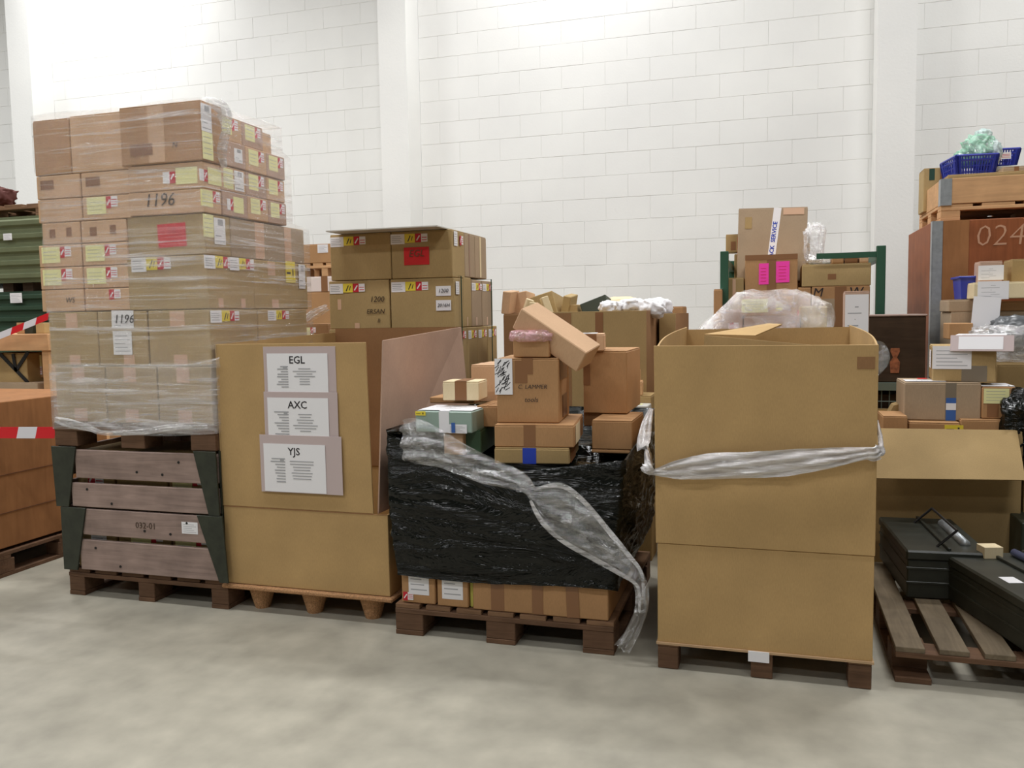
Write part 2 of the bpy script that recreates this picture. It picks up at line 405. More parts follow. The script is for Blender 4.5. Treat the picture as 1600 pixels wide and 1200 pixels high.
L.new(mx.outputs[2], b.inputs['Base Color']); b.inputs['Roughness'].default_value = 0.85; b.inputs['Specular IOR Level'].default_value = 0.15
n3 = N.new('ShaderNodeTexNoise'); n3.inputs['Scale'].default_value = 45; L.new(geo.outputs['Position'], n3.inputs['Vector'])
bp = N.new('ShaderNodeBump'); bp.inputs['Strength'].default_value = 0.12; bp.inputs['Distance'].default_value = 0.01; L.new(n3.outputs['Fac'], bp.inputs['Height']); L.new(bp.outputs[0], b.inputs['Normal'])

CONC, nt, b, N, L = new_mat('smooth_concrete'); MATS['smooth_concrete'] = CONC
geo = N.new('ShaderNodeNewGeometry')
n1 = N.new('ShaderNodeTexNoise'); n1.inputs['Scale'].default_value = 1.3; n1.inputs['Detail'].default_value = 12; n1.inputs['Roughness'].default_value = 0.6; n1.inputs['Distortion'].default_value = 0.5
mp = N.new('ShaderNodeMapping'); mp.inputs['Rotation'].default_value = (0, 0, 0.5); mp.inputs['Scale'].default_value = (1.5, 0.8, 1); L.new(geo.outputs['Position'], mp.inputs[0]); L.new(mp.outputs[0], n1.inputs['Vector'])
r1 = N.new('ShaderNodeValToRGB'); r1.color_ramp.elements[0].position = 0.3; r1.color_ramp.elements[1].position = 0.72
r1.color_ramp.elements[0].color = srgb(154, 149, 135); r1.color_ramp.elements[1].color = srgb(178, 172, 156); L.new(n1.outputs['Fac'], r1.inputs[0])
n4 = N.new('ShaderNodeTexNoise'); n4.inputs['Scale'].default_value = 6; n4.inputs['Detail'].default_value = 6; L.new(geo.outputs['Position'], n4.inputs['Vector'])
mx = N.new('ShaderNodeMix'); mx.data_type = 'RGBA'; mx.blend_type = 'OVERLAY'; mx.inputs[0].default_value = 0.32; L.new(r1.outputs[0], mx.inputs[6]); L.new(n4.outputs['Fac'], mx.inputs[7])
L.new(mx.outputs[2], b.inputs['Base Color'])
mr = N.new('ShaderNodeMapRange'); mr.inputs[3].default_value = 0.42; mr.inputs[4].default_value = 0.62; L.new(n1.outputs['Fac'], mr.inputs[0]); L.new(mr.outputs[0], b.inputs['Roughness'])
b.inputs['Specular IOR Level'].default_value = 0.35

XL, XR, YF = -16.0, 7.0, -8.0
def struct(name, mb, m): return tag(mb.build(name, m), kind='structure')
fo = struct('floor', MB().box(XL, XR, YF, YW + 0.2, -0.1, 0), CONC)
ceil_m = plain('grey_roof_sheeting', srgb(128, 130, 130), 0.9, 0.1)
far_m = plain('dim_grey_wall', srgb(118, 118, 114), 0.9, 0.1)
struct('ceiling', MB().box(XL, XR, YF, YW + 0.2, ZC, ZC + 0.1), ceil_m)
struct('wall_left', MB().box(XL - 0.1, XL, YF, YW, 0, ZC), far_m)
struct('wall_right', MB().box(XR, XR + 0.1, YF, YW, 0, ZC), far_m)
struct('wall_front', MB().box(XL, XR, YF - 0.1, YF, 0, ZC), far_m)
# pillars and the three blockwork bays between them
YP = 9.3
pil = [(P(41, 0, YP).x - 0.37, P(41, 0, YP).x), (P(589, 0, YP).x, P(632.5, 0, YP).x), (P(1370, 150, YP).x, P(1431, 150, YP).x)]
for a, c in pil:
    struct('pillar', MB().box(a, c, YP, YW, 0, ZC), PAINT)
bays = [(XL, pil[0][0]), (pil[0][1], pil[1][0]), (pil[1][1], pil[2][0]), (pil[2][1], XR)]
blk = MB().box(-0.2488, 0.2488, 0, 0.02, -0.1238, 0.1238).mesh('wall_block', PAINT, bevel=0.0018)
def lay_wall(parent, x0, x1, vx0, vx1):
    for r in range(6, 26):                     # courses 0.25 m high
        z = r * 0.25 + 0.125
        rowj = 20 - r                          # odd rows: joints at -3.569 + 0.5 u
        off = -3.569 + (0 if rowj % 2 else 0.25)
        k0 = math.floor((max(x0, vx0) - off) / 0.5)
        x = off + 0.5 * k0
        while x < min(x1, vx1):
            a, c = max(x, x0), min(x + 0.5, x1)
            if c - a > 0.03:
                o = bpy.data.objects.new('wall_block', blk); COL.objects.link(o); o.parent = parent
                o.location = ((a + c) / 2, YW + random.uniform(-0.0008, 0.0006), z)
                if c - a < 0.499: o.scale = ((c - a) / 0.5, 1, 1)
            x += 0.5
names = ['wall_back_left', 'wall_back_centre_left', 'wall_back_centre', 'wall_back_right']
for (x0, x1), nm in zip(bays, names):
    wv = struct(nm, MB().box(x0, x1, YW + 0.004, YW + 0.2, 0, ZC).box(x0, x1, YW, YW + 0.0041, 0, 1.5), PAINT)
    lay_wall(wv, x0, x1, -11.0, 2.9)

# ------------------------------------------------------------------ pallets
def pallet(label, x0, x1, y0, y1, z0=0, m=PALWOOD, h=0.144, boards=5, gap=None, group=None, m2=None, block=0.1, runners=True, name='wooden_pallet', bw=None, bt=0.022, inset=0.002):
    w, d = x1 - x0, y1 - y0
    root = empty(name, (x0, y0, z0), 0, label, 'pallet', group); m2 = m2 or m
    hb = h - 3 * bt
    bw = bw or w / boards * 0.82
    if runners:
        for xx in (0, w / 2 - block / 2, w - block): MB().box(xx, xx + block, 0, d, 0, bt).build('bottom_board', m2, root, bevel=0.002)
    zb = bt if runners else 0; hb = h - 2 * bt - zb
    for xx in (0, w / 2 - block / 2, w - block):
        for yy in (inset, d / 2 - 0.07, d - 0.142):
            o = MB().box(0, block, 0, 0.14, 0, hb).build('block', m2, root, bevel=0.003, loc=(xx, yy, zb))
    for yy in (0, d / 2 - 0.06, d - 0.12): MB().box(0, w, yy, yy + 0.12, h - 2 * bt, h - bt).build('cross_board', m2, root, bevel=0.002)
    for k in range(boards):
        xx = k * (w - bw) / (boards - 1)
        MB().box(xx, xx + bw, random.uniform(0, .008), d, h - bt, h - random.uniform(0, .002)).build('deck_board', m, root, bevel=0.002)
    return root

# ================================================================== A: wrapped stack with slatted frames
AX0, AX1, AY0, AY1 = -3.60, -2.62, 3.56, 4.50
pallet('worn wooden pallet on the floor under the slatted grey wooden frames', AX0 + 0.01, AX1 + 0.02, AY0, AY1, 0, PALDARK, boards=6)
def frame(label, z0, z1, planks, bl, br):
    """collar of weathered planks with dark green corner brackets; bl/br = bracket outline columns"""
    root = empty('slatted_frame', (AX0, AY0, z0), 0, label, 'frame')
    w, d, h = AX1 - AX0, AY1 - AY0, z1 - z0
    for (a, c, xa, xb) in planks:
        MB().box(xa, xb, -0.022, 0, a - z0, c - z0).build('plank', GREYWOOD, root, bevel=0.003)
        MB().box(0, w, d, d + .022, a - z0, c - z0).build('plank', GREYWOOD, root, bevel=0.003)
        for xx in (0.0, w - 0.022): MB().box(xx, xx + .022, 0.002, d - .002, a - z0, c - z0).build('plank', GREYWOOD, root, bevel=0.003)
    for (t0, t1, b0, b1) in (bl, br):
        MB().prism([(t0, h), (b0, 0), (b1, 0), (t1, h)], -0.032, -0.0225).build('corner_bracket', GREENPAINT, root, bevel=0.0015)
    for xx, dx in ((-0.009, 0), (w, 0)):
        for yy in (0, d - 0.1):
            MB().prism([(yy, h), (yy, 0), (yy + .06, 0), (yy + .1, h)], xx, xx + 0.008, 'x').build('corner_bracket', GREENPAINT, root, bevel=0.0015)
    for bx_, bz_ in ((.12, .75), (.5, .3), (.83, .7), (.3, .2), (.7, .25)):
        for (a, c, xa, xb) in planks[:1] if bx_ < .4 else planks[1:]:
            MB().tube([(xa + (xb - xa) * bx_, -.0225, a - z0 + (c - a) * bz_), (xa + (xb - xa) * bx_, -.0245, a - z0 + (c - a) * bz_)], .007, 8).build('bolt', BLACK, root)
    return root
def ax(x, y=800): return P(x, y, AY0 - .03).x - AX0
zz = lambda y, x=220: P(x, y, AY0 - .03).z
zfr = [zz(902), zz(852), zz(846), zz(804), zz(803), zz(760), zz(752), zz(708)]
F1 = frame('lower slatted wooden frame with dark green brackets on the floor pallet', 0.146, zfr[3] + .015,
           [(0.15, zfr[1] + .005, ax(120), ax(335)), (zfr[2] + .012, zfr[3] + .01, ax(126), ax(325))],
           (ax(95), ax(134), ax(95), ax(116)), (ax(307), ax(347), ax(338), ax(352)))
F2 = frame('upper slatted wooden frame with dark green brackets below the wrapped cartons', zfr[3] + .017, zz(702),
           [(zfr[3] + .02, zfr[5] + .0, ax(112), ax(326)), (zfr[6] + .0, zz(707), ax(120), ax(316))],
           (ax(86), ax(124), ax(89), ax(108)), (ax(306), ax(341), ax(326), ax(343)))
sticker(F1, Matrix.Translation((0, -0.023, 0)) @ basis('f', 0, 0, 0), ax(294), zfr[3] - 0.146 - .055, 'w', 0.095, 0.06)
write(F1, Matrix.Translation((0, -0.023, 0)) @ basis('f', 0, 0, 0), ax(225), zfr[3] - 0.146 - .06, '032-01', 0.045, MARKER, shear=0)
# cartons inside the frames, seen through the gaps
zi = 0.146
gi = 'labelled cartons inside the slatted frames'
for k, (xl, xr) in enumerate(((122, 184), (186, 268), (270, 326))):
    wb(('brown carton behind the lower frame slats, by its %s' % ('green bracket on the far left', 'middle with a pale yellow label', 'label sticker end')[k]),
       P(xl, 850, AY0 + .03).x, P(xr, 850, AY0 + .03).x - .004, AY0 + .03, AY0 + .43, zi, zfr[3], m=K_TAN, top=False, group=gi,
       marks=[('f', .55, (zfr[1] + .02 - zi) / (zfr[3] - zi), 'yr' if k else 'w', 0.2 if k else .1, 0.1)])
for k, (xl, xr) in enumerate(((122, 180), (182, 262), (264, 326))):
    wb(('brown carton behind the upper frame slats, %s' % ('with a white and red label', 'plain and in the middle', 'with a pale yellow label')[k]),
       P(xl, 755, AY0 + .03).x, P(xr, 755, AY0 + .03).x - .004, AY0 + .03, AY0 + .43, zfr[3] + .017, zfr[7] - .01, m=K_TAN, top=False, group=gi,
       marks=[] if k == 1 else [('f', .5, (zfr[6] - .01 - zfr[3]) / (zfr[7] - zfr[3]), 'yr' if k else 'r', 0.19 if k else .1, 0.09)])
pallet('worn wooden pallet resting on the slatted frames under the wrapped cartons', AX0 - .01, AX1, AY0 - .02, AY1, zz(702) + .001, PALDARK, h=0.93 - zz(702) - .001, boards=7, runners=False, block=.145)
XA = -2.635
def ysd(p): return YX(p, XA)
lv = [0.93, 1.225, 1.505, 1.77, 1.972]
WYR = 0.235
g1 = 'cartons of the tall wrapped stack'
def fx(x, Y=AY0): return P(x, 500, Y).x
# bottom layer
for k, (xl, xr) in enumerate(((88, 165), (167, 246), (248, 331))):
    wb('olive carton in the lowest wrapped layer, %s' % ('at its far left end', 'the middle one', 'next to the big box with pouches')[k],
       P(xl, 620, AY0).x, P(xr, 620, AY0).x, AY0, AY0 + .46, lv[0], lv[1] - .003, m=K_OLIVE, top=False, group=g1,
       strips=[('f', .36, .6, .72, .98, T_CLEAR), ('f', .36, .62, .02, .25, T_CLEAR)])
# second layer
mks = [[], [('f', .52, .85, 'doc', .135, .09, -.02), ('f', .5, .42, 'w', .115, .12)], []]
for k, (xl, xr) in enumerate(((78, 153), (154, 231), (233, 312))):
    wb('olive carton in the second wrapped layer, %s' % ('plain, at the far left', 'with a white 1196 sheet', 'at the corner with clear tape')[k],
       P(xl, 530, AY0).x, P(xr, 530, AY0).x if k < 2 else XA, AY0, AY0 + .46 if k < 2 else ysd(400), lv[1], lv[2] - .003, m=K_OLIVE, top=False, group=g1,
       marks=mks[k] + ([('r', .3, .87, 'wyr', WYR, .06)] if k == 2 else []),
       strips=[('f', .36, .6, .7, .98, T_CLEAR), ('f', .4, .62, .02, .2, T_CLEAR)] if k != 1 else [('f', .5, .72, .02, .2, T_CLEAR)],
       texts=[('f', .55, .85, '1196', .062, INK)] if k == 1 else [])
wb('olive carton on the side of the second wrapped layer, farther half', XA - .45, XA, ysd(401), AY1 - .03, lv[1], lv[2] - .003, m=K_OLIVE, top=False, group=g1,
   marks=[('r', .4, .88, 'wyr', WYR * .9, .055)])
# third layer, big cartons
wb('olive carton with a white, yellow and red sticker row below the red sheet', fx(203), XA, AY0, ysd(397), lv[2], lv[3] - .003, m=K_OLIVE, top=False, group=g1,
   marks=[('f', .31, .86, 'wyr', WYR, .07), ('r', .22, .87, 'wyr', WYR * .95, .065), ('r', .72, .87, 'wyr', WYR * .9, .065)],
   strips=[('r', .2, .3, .02, .2, T_CLEAR), ('r', .68, .78, .02, .2, T_CLEAR)])
wb('olive carton on the stack side with a yellow slip, third big layer', XA - .45, XA - .005, ysd(398), AY1, lv[2], lv[3] - .003, m=K_OLIVE, top=False, group=g1,
   marks=[('r', .66, .8, 'ys', .1, .12), ('r', .88, .72, 'bar', .07, .14)], strips=[('r', .25, .38, .7, .98, T_CLEAR), ('r', .3, .42, .02, .2, T_CLEAR)])
# fourth, with the red sheet
c = wb('olive carton with a bright red sheet taped to its front', fx(204), XA - .01, AY0 + .01, ysd(366), lv[3], lv[4] - .003, m=K_OLIVE, top=False, group=g1,
   marks=[('f', .58, .5, 'red', .165, .115, .03), ('r', .12, .7, 'y', .08, .11), ('r', .55, .6, 'bar', .09, .13)], texts=[('f', .6, .62, 'EGL', .03, RED)])
wb('pinkish carton on the stack side beside the red-sheet carton', XA - .45, XA - .012, ysd(367), AY1 - .01, lv[3], lv[4] - .003, m=K_GREY, top=False, group=g1,
   strips=[('r', .3, .42, .02, .98, T_CLEAR), ('r', .7, .8, .02, .98, T_CLEAR)])
# left columns of small cartons
rows = [1.507, 1.622, 1.737, 1.852, 1.965]
who = ['at the far end', 'beside the big olive carton']
wl = ['bottom', 'second', 'third', 'fourth']
for j in range(4):
    for k, (xl, xr) in enumerate(((62, 129), (130, 201))):
        mk = []
        if j in (1, 2): mk = [('f', .42, .55, 'yr', .19, .082)]
        if j == 0 and k == 1: mk = [('f', .68, .72, 'r', .07, .05)]
        ins = .03 if j == 3 else 0
        wb('small pinkish carton, %s row of the small wrapped ones, %s' % (wl[j], who[k]), P(xl, 420, AY0).x + (ins if k == 0 else 0), P(xr, 420, AY0).x - .003, AY0, AY0 + .45, rows[j], rows[j + 1] - .003,
           m=K_PINK, top=False, group=g1, marks=mk, strips=[('f', .2, .35, .3, .7, T_BROWN), ('f', .65, .78, .35, .75, T_BROWN)] if j == 3 else [],
           texts=[('f', .68, .5, 'WS', .04, MARKER)] if j == 0 and k == 0 else [])
rows2 = [1.965, 2.085, 2.205]
for j in range(2):
    for k, (xl, xr) in enumerate(((58, 127), (128, 204))):
        wb('pinkish carton, %s row right under the big top cartons, %s' % (('lower', 'upper')[j], who[k]), P(xl, 310, AY0).x, P(xr, 310, AY0).x - .003, AY0, AY0 + .45, rows2[j], rows2[j + 1] - .003,
           m=K_PINK, top=False, group=g1, marks=[('f', .42, .6, 'yr', .19, .085)] if (j, k) == (0, 1) else [],
           strips=[('f', .1, .4, .4, .8, T_BROWN)] if j else [])
wb('narrow brown carton in the top layer, outermost on the left', P(52, 225, AY0).x, P(109, 225, AY0).x, AY0, AY0 + .45, rows2[2], 2.483, m=K_ORANGE, top=True, group=g1)
wb('large brown carton in the top layer under bunched film, second from left', P(110, 225, AY0).x, P(204, 225, AY0).x, AY0, AY0 + .5, rows2[2], 2.488, m=K_PINK, top=True, group=g1)
# right column above the red sheet
wb('pinkish carton with 1196 written on it above the red sheet', fx(210), XA, AY0, ysd(352), lv[4], 2.085, m=K_PINK, top=False, group=g1,
   texts=[('f', .42, .6, '1196', .09, MARKER)], marks=[('r', .35, .6, 'yr', .15, .08)])
wb('pinkish carton with a yellow and red slip below the tallest corner carton', fx(212), XA, AY0, ysd(352), 2.087, 2.215, m=K_PINK, top=False, group=g1,
   marks=[('f', .7, .5, 'ry', .2, .08), ('r', .4, .5, 'ry', .17, .08)])
wb('large top corner carton with white and yellow slips on its side', fx(205), XA + .01, AY0 - .01, ysd(356), 2.218, 2.50, m=K_ORANGE, top=True, group=g1,
   marks=[('r', .22, .72, 'bar', .08, .13), ('r', .22, .25, 'y', .08, .13)], strips=[('f', .35, .55, .02, .98, K_PINK), ('f', .12, .4, .15, .35, T_BROWN)], texts=[('f', .68, .28, 'N', .04, INK)])
# small cartons on the side face
zc = [1.974, 2.10, 2.225, 2.355, 2.482]
yc = [ysd(353), ysd(392), ysd(424), ysd(452)]
colw = ['first', 'middle', 'last']; roww = ['lowest', 'second', 'third', 'top']
for j in range(4):
    for i in range(3):
        if j == 3 and i == 2: continue
        X = XA - .006 * (j % 2) - .01 * (j == 3)
        mk = [('r', .5, .6, 'yr', .14, .08)]
        if (i, j) == (0, 1): mk = [('r', .3, .5, 'y', .08, .1), ('r', .72, .5, 'bar', .08, .1)]
        if (i, j) == (0, 2): mk = [('r', .7, .5, 'bar', .07, .07)]
        if i == 0 and j == 0: mk = [('r', .5, .5, 'ry', .14, .08)]
        wb('small carton with slips on the stack side, %s column, %s row' % (colw[i], roww[j]), X - .3, X, yc[i] + .003, yc[i + 1], zc[j], zc[j + 1] - .004,
           m=K_PINK if (i + j) % 2 else K_MAUVE, top=j == 3, group=g1, marks=mk)
wb('plain small carton at the far top corner of the wrapped stack', XA - .35, XA - .03, yc[2] + .005, ysd(440), zc[3], zc[3] + .11, m=K_PINK, top=True, group=g1)

# ------------------------------------------------------------------ wrinkled skins
def fbm(p, s, o=4): return noise.fractal(Vector(p) * s, 0.6, 2.0, o)
def skin(name, rect, zt, zb, mat, ns=50, nz=40, off=None, cap=None, thick=0, closed=True, parent=None, amp=0.006, stretch=(2, 2, 9)):
    """film wound around a load: rect(z)->(x0,x1,y0,y1); zt(s), zb(s) top and bottom edge by side position"""
    V = []; Fc = []
    per = []
    for side in range(4):
        for i in range(ns): per.append((side, i / ns))
    n = len(per)
    for j in range(nz + 1):
        t = j / nz
        for (side, s) in per:
            z = zb(side, s) * (1 - t) + zt(side, s) * t
            x0, x1, y0, y1 = rect(z)
            if side == 0: p = Vector((x0 + (x1 - x0) * s, y0, z)); nn = Vector((0, -1, 0))
            elif side == 1: p = Vector((x1, y0 + (y1 - y0) * s, z)); nn = Vector((1, 0, 0))
            elif side == 2: p = Vector((x1 + (x0 - x1) * s, y1, z)); nn = Vector((0, 1, 0))
            else: p = Vector((x0, y1 + (y0 - y1) * s, z)); nn = Vector((-1, 0, 0))
            e = min(s, 1 - s) if off is None else 0.5
            k = amp * (1 + 0.8 * fbm((p.x * stretch[0], p.y * stretch[1], p.z * stretch[2]), 1.0))
            if off: k += off(side, s, t, p)
            V.append(p + nn * k)
    for j in range(nz):
        for i in range(n):
            i2 = (i + 1) % n
            Fc.append((j * n + i, j * n + i2, (j + 1) * n + i2, (j + 1) * n + i))
    if cap:
        top = nz * n
        c0 = sum((V[top + i] for i in range(n)), Vector()) / n
        prev = top
        for r in range(1, 9):
            base = len(V)
            for i in range(n):
                p = V[top + i].lerp(c0, r / 9); z = cap(p, r / 9)
                V.append(Vector((p.x, p.y, z)))
            for i in range(n):
                i2 = (i + 1) % n; Fc.append((prev + i, prev + i2, base + i2, base + i))
            prev = base
        V.append(Vector((c0.x, c0.y, cap(c0, 1)))); k = len(V) - 1
        for i in range(n): Fc.append((prev + i, prev + (i + 1) % n, k))
    me = bpy.data.meshes.new(name); me.from_pydata([tuple(v) for v in V], [], Fc); me.materials.append(mat)
    me.polygons.foreach_set('use_smooth', [True] * len(me.polygons)); me.update()
    o = bpy.data.objects.new(name, me); COL.objects.link(o)
    if parent: o.parent = parent
    return o
FILM_A = film('stretch_film', haze=0.04, haze_max=0.66, scale=(1.3, 1.3, 38), pos=(0.52, 0.74), rot=(0.1, 0.2, 0), bump=1.0, gloss=0.10, tint=(.98, .95, .96, 1))
FILM_B = film('bunched_stretch_film', haze=0.06, haze_max=0.8, scale=(2, 2, 30), pos=(0.5, 0.76), rot=(0.1, -0.15, 0), bump=1.0, gloss=0.14, tint=(1, .97, .97, 1))
def rectA(z):
    if z > 2.36: return (-3.625, XA + .025, AY0 - .028, ysd(441) + .012)
    if z > 2.2: return (-3.625, XA + .02, AY0 - .028, ysd(454) + .015)
    if z > 1.975: return (-3.61, XA + .015, AY0 - .018, ysd(455) + .015)
    if z > 1.5: return (-3.61, XA + .012, AY0 - .018, AY1 + .01)
    return (-3.60, XA + .02, AY0 - .018, AY1 + .01)
sA = skin('stretch_wrap', rectA, lambda sd, s: 2.50 + .008 * math.sin(9 * s + sd), lambda sd, s: 0.90 + 0.015 * math.sin(7 * s), FILM_A, ns=36, nz=90,
          cap=lambda p, r: 2.512 + .012 * abs(fbm((p.x, p.y, 0), 4)), amp=0.004)
sB = skin('film_overlap', lambda z: (-3.608, XA + .03, AY0 - .026, AY1 + .02), lambda sd, s: 1.235 + .01 * math.sin(11 * s + sd), lambda sd, s: 0.885 + .012 * math.sin(6 * s + 1), FILM_B, ns=36, nz=30, amp=.004, parent=sA)
tag(sA, 'clear stretch film wound around the tall stack of cartons at the left', 'stretch film')

# ================================================================== B: big cut-open box on moulded pallet
BX0, BX1, BY0, BY1 = -2.61, -1.715, 3.57, 4.78
zB, zS, zT = 0.137, P(470, 797, BY0).z, 1.33
rt = empty('moulded_pallet', (BX0, BY0, 0), 0, 'moulded pressed-wood pallet with tapered cup feet under the cut-open box', 'pallet')
wB, dB = BX1 - BX0, BY1 - BY0
MB().box(-.02, wB + .02, -.02, dB + .02, .112, .134).build('deck', PRESS, rt, bevel=.006)
for xx in (.15, .5 * wB, wB - .13):
    for yy in (.08, .5 * dB, dB - .1):
        MB().cone(xx, yy, 0, .113, .038, .068, 18).build('cup_foot', PRESS, rt, smooth=False)
rt = empty('open_bulk_box', (BX0, BY0, zB), 0, 'big cardboard box slit open at one front corner, with three document pouches', 'box')
t = .008; hs = zS - zB; ht = zT - zB
slx = P(583, 790, BY0).x - BX0
MB().prism([(0, hs + .002), (slx, hs + .002), (P(571, 534, BY0).x - BX0, ht + .005), (0, ht)], 0, t).build('front_panel', K_BIN, rt, bevel=.0015)
lo = MB(); lo.box(0, wB, 0, t, 0, hs); lo.box(0, t, t, dB, 0, hs); lo.box(wB - t, wB, t, dB, 0, hs); lo.box(0, wB, dB - t, dB, 0, hs); lo.box(t, wB - t, t, dB - t, 0, .006)
lo.build('lower_wall', K_BIN, rt, bevel=.0015)
# slit-free flaring side panel
def sheet(name, m, rt, pts, th=.007):
    """thin folded board from 4 corner points, local"""
    a, b_, c_, d_ = [Vector(p) for p in pts]; n = (b_ - a).cross(d_ - a).normalized() * th
    mb = MB(); mb.v = [tuple(x) for x in (a, b_, c_, d_, a + n, b_ + n, c_ + n, d_ + n)]
    mb.f = [(0, 3, 2, 1), (4, 5, 6, 7), (0, 1, 5, 4), (1, 2, 6, 5), (2, 3, 7, 6), (3, 0, 4, 7)]; mb.mi = [0] * 6
    return mb.build(name, m, rt)
q0 = P(597, 532, BY0 + .02) - rt.location
qr = P(719, 511, BY1 - .02) - rt.location
sp = sheet('side_panel', K_MAUVE, rt, [(slx + .012, .02, hs), (wB, dB - .01, hs), tuple(qr), tuple(q0)])
rp = P(500, 513, BY1); 
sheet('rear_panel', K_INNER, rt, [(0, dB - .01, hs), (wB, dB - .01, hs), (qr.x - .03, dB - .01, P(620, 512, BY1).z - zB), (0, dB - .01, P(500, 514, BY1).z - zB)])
sheet('side_panel', K_BIN, rt, [(0, dB, hs), (.0, 0, hs), (.0, .0, ht), (.0, dB, ht + .03)])
# score line between upper and lower wall
MB().box(.002, wB - .002, -.0015, 0, hs - .003, hs + .001).build('score_line', K_INNER, rt)
BF = Matrix.Identity(4); BF = basis('f', 0, 0, 0)
pouch_m = plain('pouch_plastic', srgb(196, 178, 176), 0.25, 0.6)
for kp, (s_, xl, xr, yt, yb, pl, pr, pt, pb) in enumerate((('EGL', 420, 512, 552, 618, 414, 524, 541, 612), ('AXC', 422, 514, 622, 692, 416, 528, 613, 688), ('YJS', 417, 510, 695, 766, 411, 535, 682, 767))):
    a = P(pl, pb, BY0) - rt.location; c = P(pr, pt, BY0) - rt.location
    po = MB().box(a.x, c.x, -.0025, -.0005, a.z, c.z).build('document_pouch', pouch_m, rt, bevel=.0006); po.location.y = -.0048 * kp
    a = P(xl, yb, BY0) - rt.location; c = P(xr, yt, BY0) - rt.location
    sh = MB().box(a.x, c.x, -.0052, -.0038, a.z, c.z).build('document_sheet', WHITE, po)
    T = Matrix.Translation((0, -.0045, 0)) @ BF; w_ = c.x - a.x; h_ = c.z - a.z
    write(po, T, (a.x + c.x) / 2, a.z + h_ * .84, s_, .05, INK, shear=0, bold=.0006)
    pr_ = MB(); rnd = random.Random(len(s_) + int(yt))
    for k in range(9):
        ln = rnd.uniform(.1, .24) * w_; cz = a.z + h_ * (.68 - .06 * k)
        q(pr_, T, a.x + w_ * .35 - ln, a.x + w_ * .35, cz, cz + .005, .0012, .0018, 0)
        if k < 7:
            ln = rnd.uniform(.08, .2) * w_; q(pr_, T, a.x + w_ * .62 - ln, a.x + w_ * .62 + ln, cz - .01, cz - .006, .0012, .0018, 0)
    q(pr_, T, a.x + w_ * .27, a.x + w_ * .33, a.z + h_ * .62, a.z + h_ * .7, .0012, .002, 0)
    tag(pr_.build('print', GREYINK, po), kind='stuff')
tape_strip(rt, Matrix.Identity(4), 0, 0.001, 0, 0.001, T_CLEAR) if False else None
wisp = film('bunched_film', haze=.15, haze_max=.9, scale=(6, 6, 40), pos=(.4, .7), bump=1.0, gloss=.2)
# ================================================================== C: stack with 1200 behind
CY = 4.95
CX1 = P(709, 450, CY).x
def csd(p): return YX(p, CX1)
pallet('wooden pallet under the stack of cartons marked 1200', P(505, 600, CY).x, CX1 + .03, CY, CY + 1.15, 0, PALWOOD)
zC = [0.146, 0.55, 0.97, P(610, 513, CY).z, P(610, 436, CY).z, P(610, 362, CY).z]
g2 = 'cartons of the stack marked 1200'
ccx = lambda x: P(x, 450, CY).x
for k in range(2):
    a, c = ((ccx(514), ccx(608)), (ccx(610), CX1))[k]
    wb('olive carton in the 1200 stack, second layer, %s' % ('with 1200 scrawled on the board', 'with two white 1200 stickers')[k], a, c, CY, csd(724), zC[3], zC[4] - .003, m=K_OLIVE, top=False, group=g2,
       marks=[('f', .31, .84, 'wyr', .25, .062)] + ([('f', .84, .74, 'doc', .1, .06), ('f', .84, .45, 'doc', .1, .065), ('r', .3, .8, 'w', .06, .08)] if k else []),
       texts=[('f', .84, .74, '1200', .034, INK), ('f', .84, .45, '2016H', .03, INK)] if k else [('f', .8, .6, '1200', .05, MARKER), ('f', .77, .35, 'ERSAN', .042, MARKER), ('f', .82, .16, 'II', .036, MARKER)],
       strips=[] if k else [('f', .14, .2, .4, .62, T_CLEAR), ('f', .42, .5, .01, .12, T_CLEAR)])
    a, c = ((ccx(518), ccx(612)), (ccx(613), CX1 - .005))[k]
    wb('olive carton in the 1200 stack, top layer, %s' % ('plain and shaded by the grey lid', 'with a red sheet')[k], a, c, CY, csd(728), zC[4], zC[5] - .003, m=K_OLIVE, top=True, group=g2,
       marks=[('f', .3, .84, 'wyr', .25, .062)] + ([('f', .42, .47, 'red', .17, .11), ('r', .25, .82, 'w', .06, .09), ('r', .7, .8, 'r', .06, .06)] if k else []),
       texts=[('f', .42, .52, 'EGL', .06, T_DARK)] if k else [])
for nm, z0, z1, sp_ in (('lowest', zC[0], zC[1], [(CY, csd(730)), (csd(731), csd(772))]), ('next to lowest', zC[1] + .003, zC[2] - .003, [(CY, csd(730)), (csd(731), csd(775))])):
    for i, (ya, yb_) in enumerate(sp_):
        wb('olive carton in the %s layer of the 1200 stack, %s' % (nm, ('nearer one', 'farther one')[i]), CX1 - .4, CX1, ya, yb_, z0, z1, m=K_OLIVE, top=False, group=g2)
    wb('olive carton in the %s layer of the 1200 stack, behind the slit box' % nm, ccx(512), CX1 - .41, CY, CY + .5, z0, z1, m=K_OLIVE, top=False, group=g2)
cc = [708, 728, 744, 760, 775]
for i in range(4):
    ya = CY if i == 0 else csd(cc[i]) + .004
    wb('olive side carton with sticker row in the third layer, %s along' % ('first', 'second', 'third', 'last')[i], CX1 - .4, CX1, ya, csd(cc[i + 1]), zC[2], zC[3] - .003, m=K_OLIVE, top=False, group=g2,
       marks=[('r', .5, .88, 'wyr', min(.25, (csd(cc[i + 1]) - ya) * .8), .055)], strips=[('r', .45, .6, .02, .2, T_CLEAR)])
wb('olive carton in the third layer of the 1200 stack, hidden low behind the slit box', ccx(512), CX1 - .41, CY, CY + .5, zC[2], zC[3] - .003, m=K_OLIVE, top=False, group=g2)
cc = [724, 737, 753, 770]
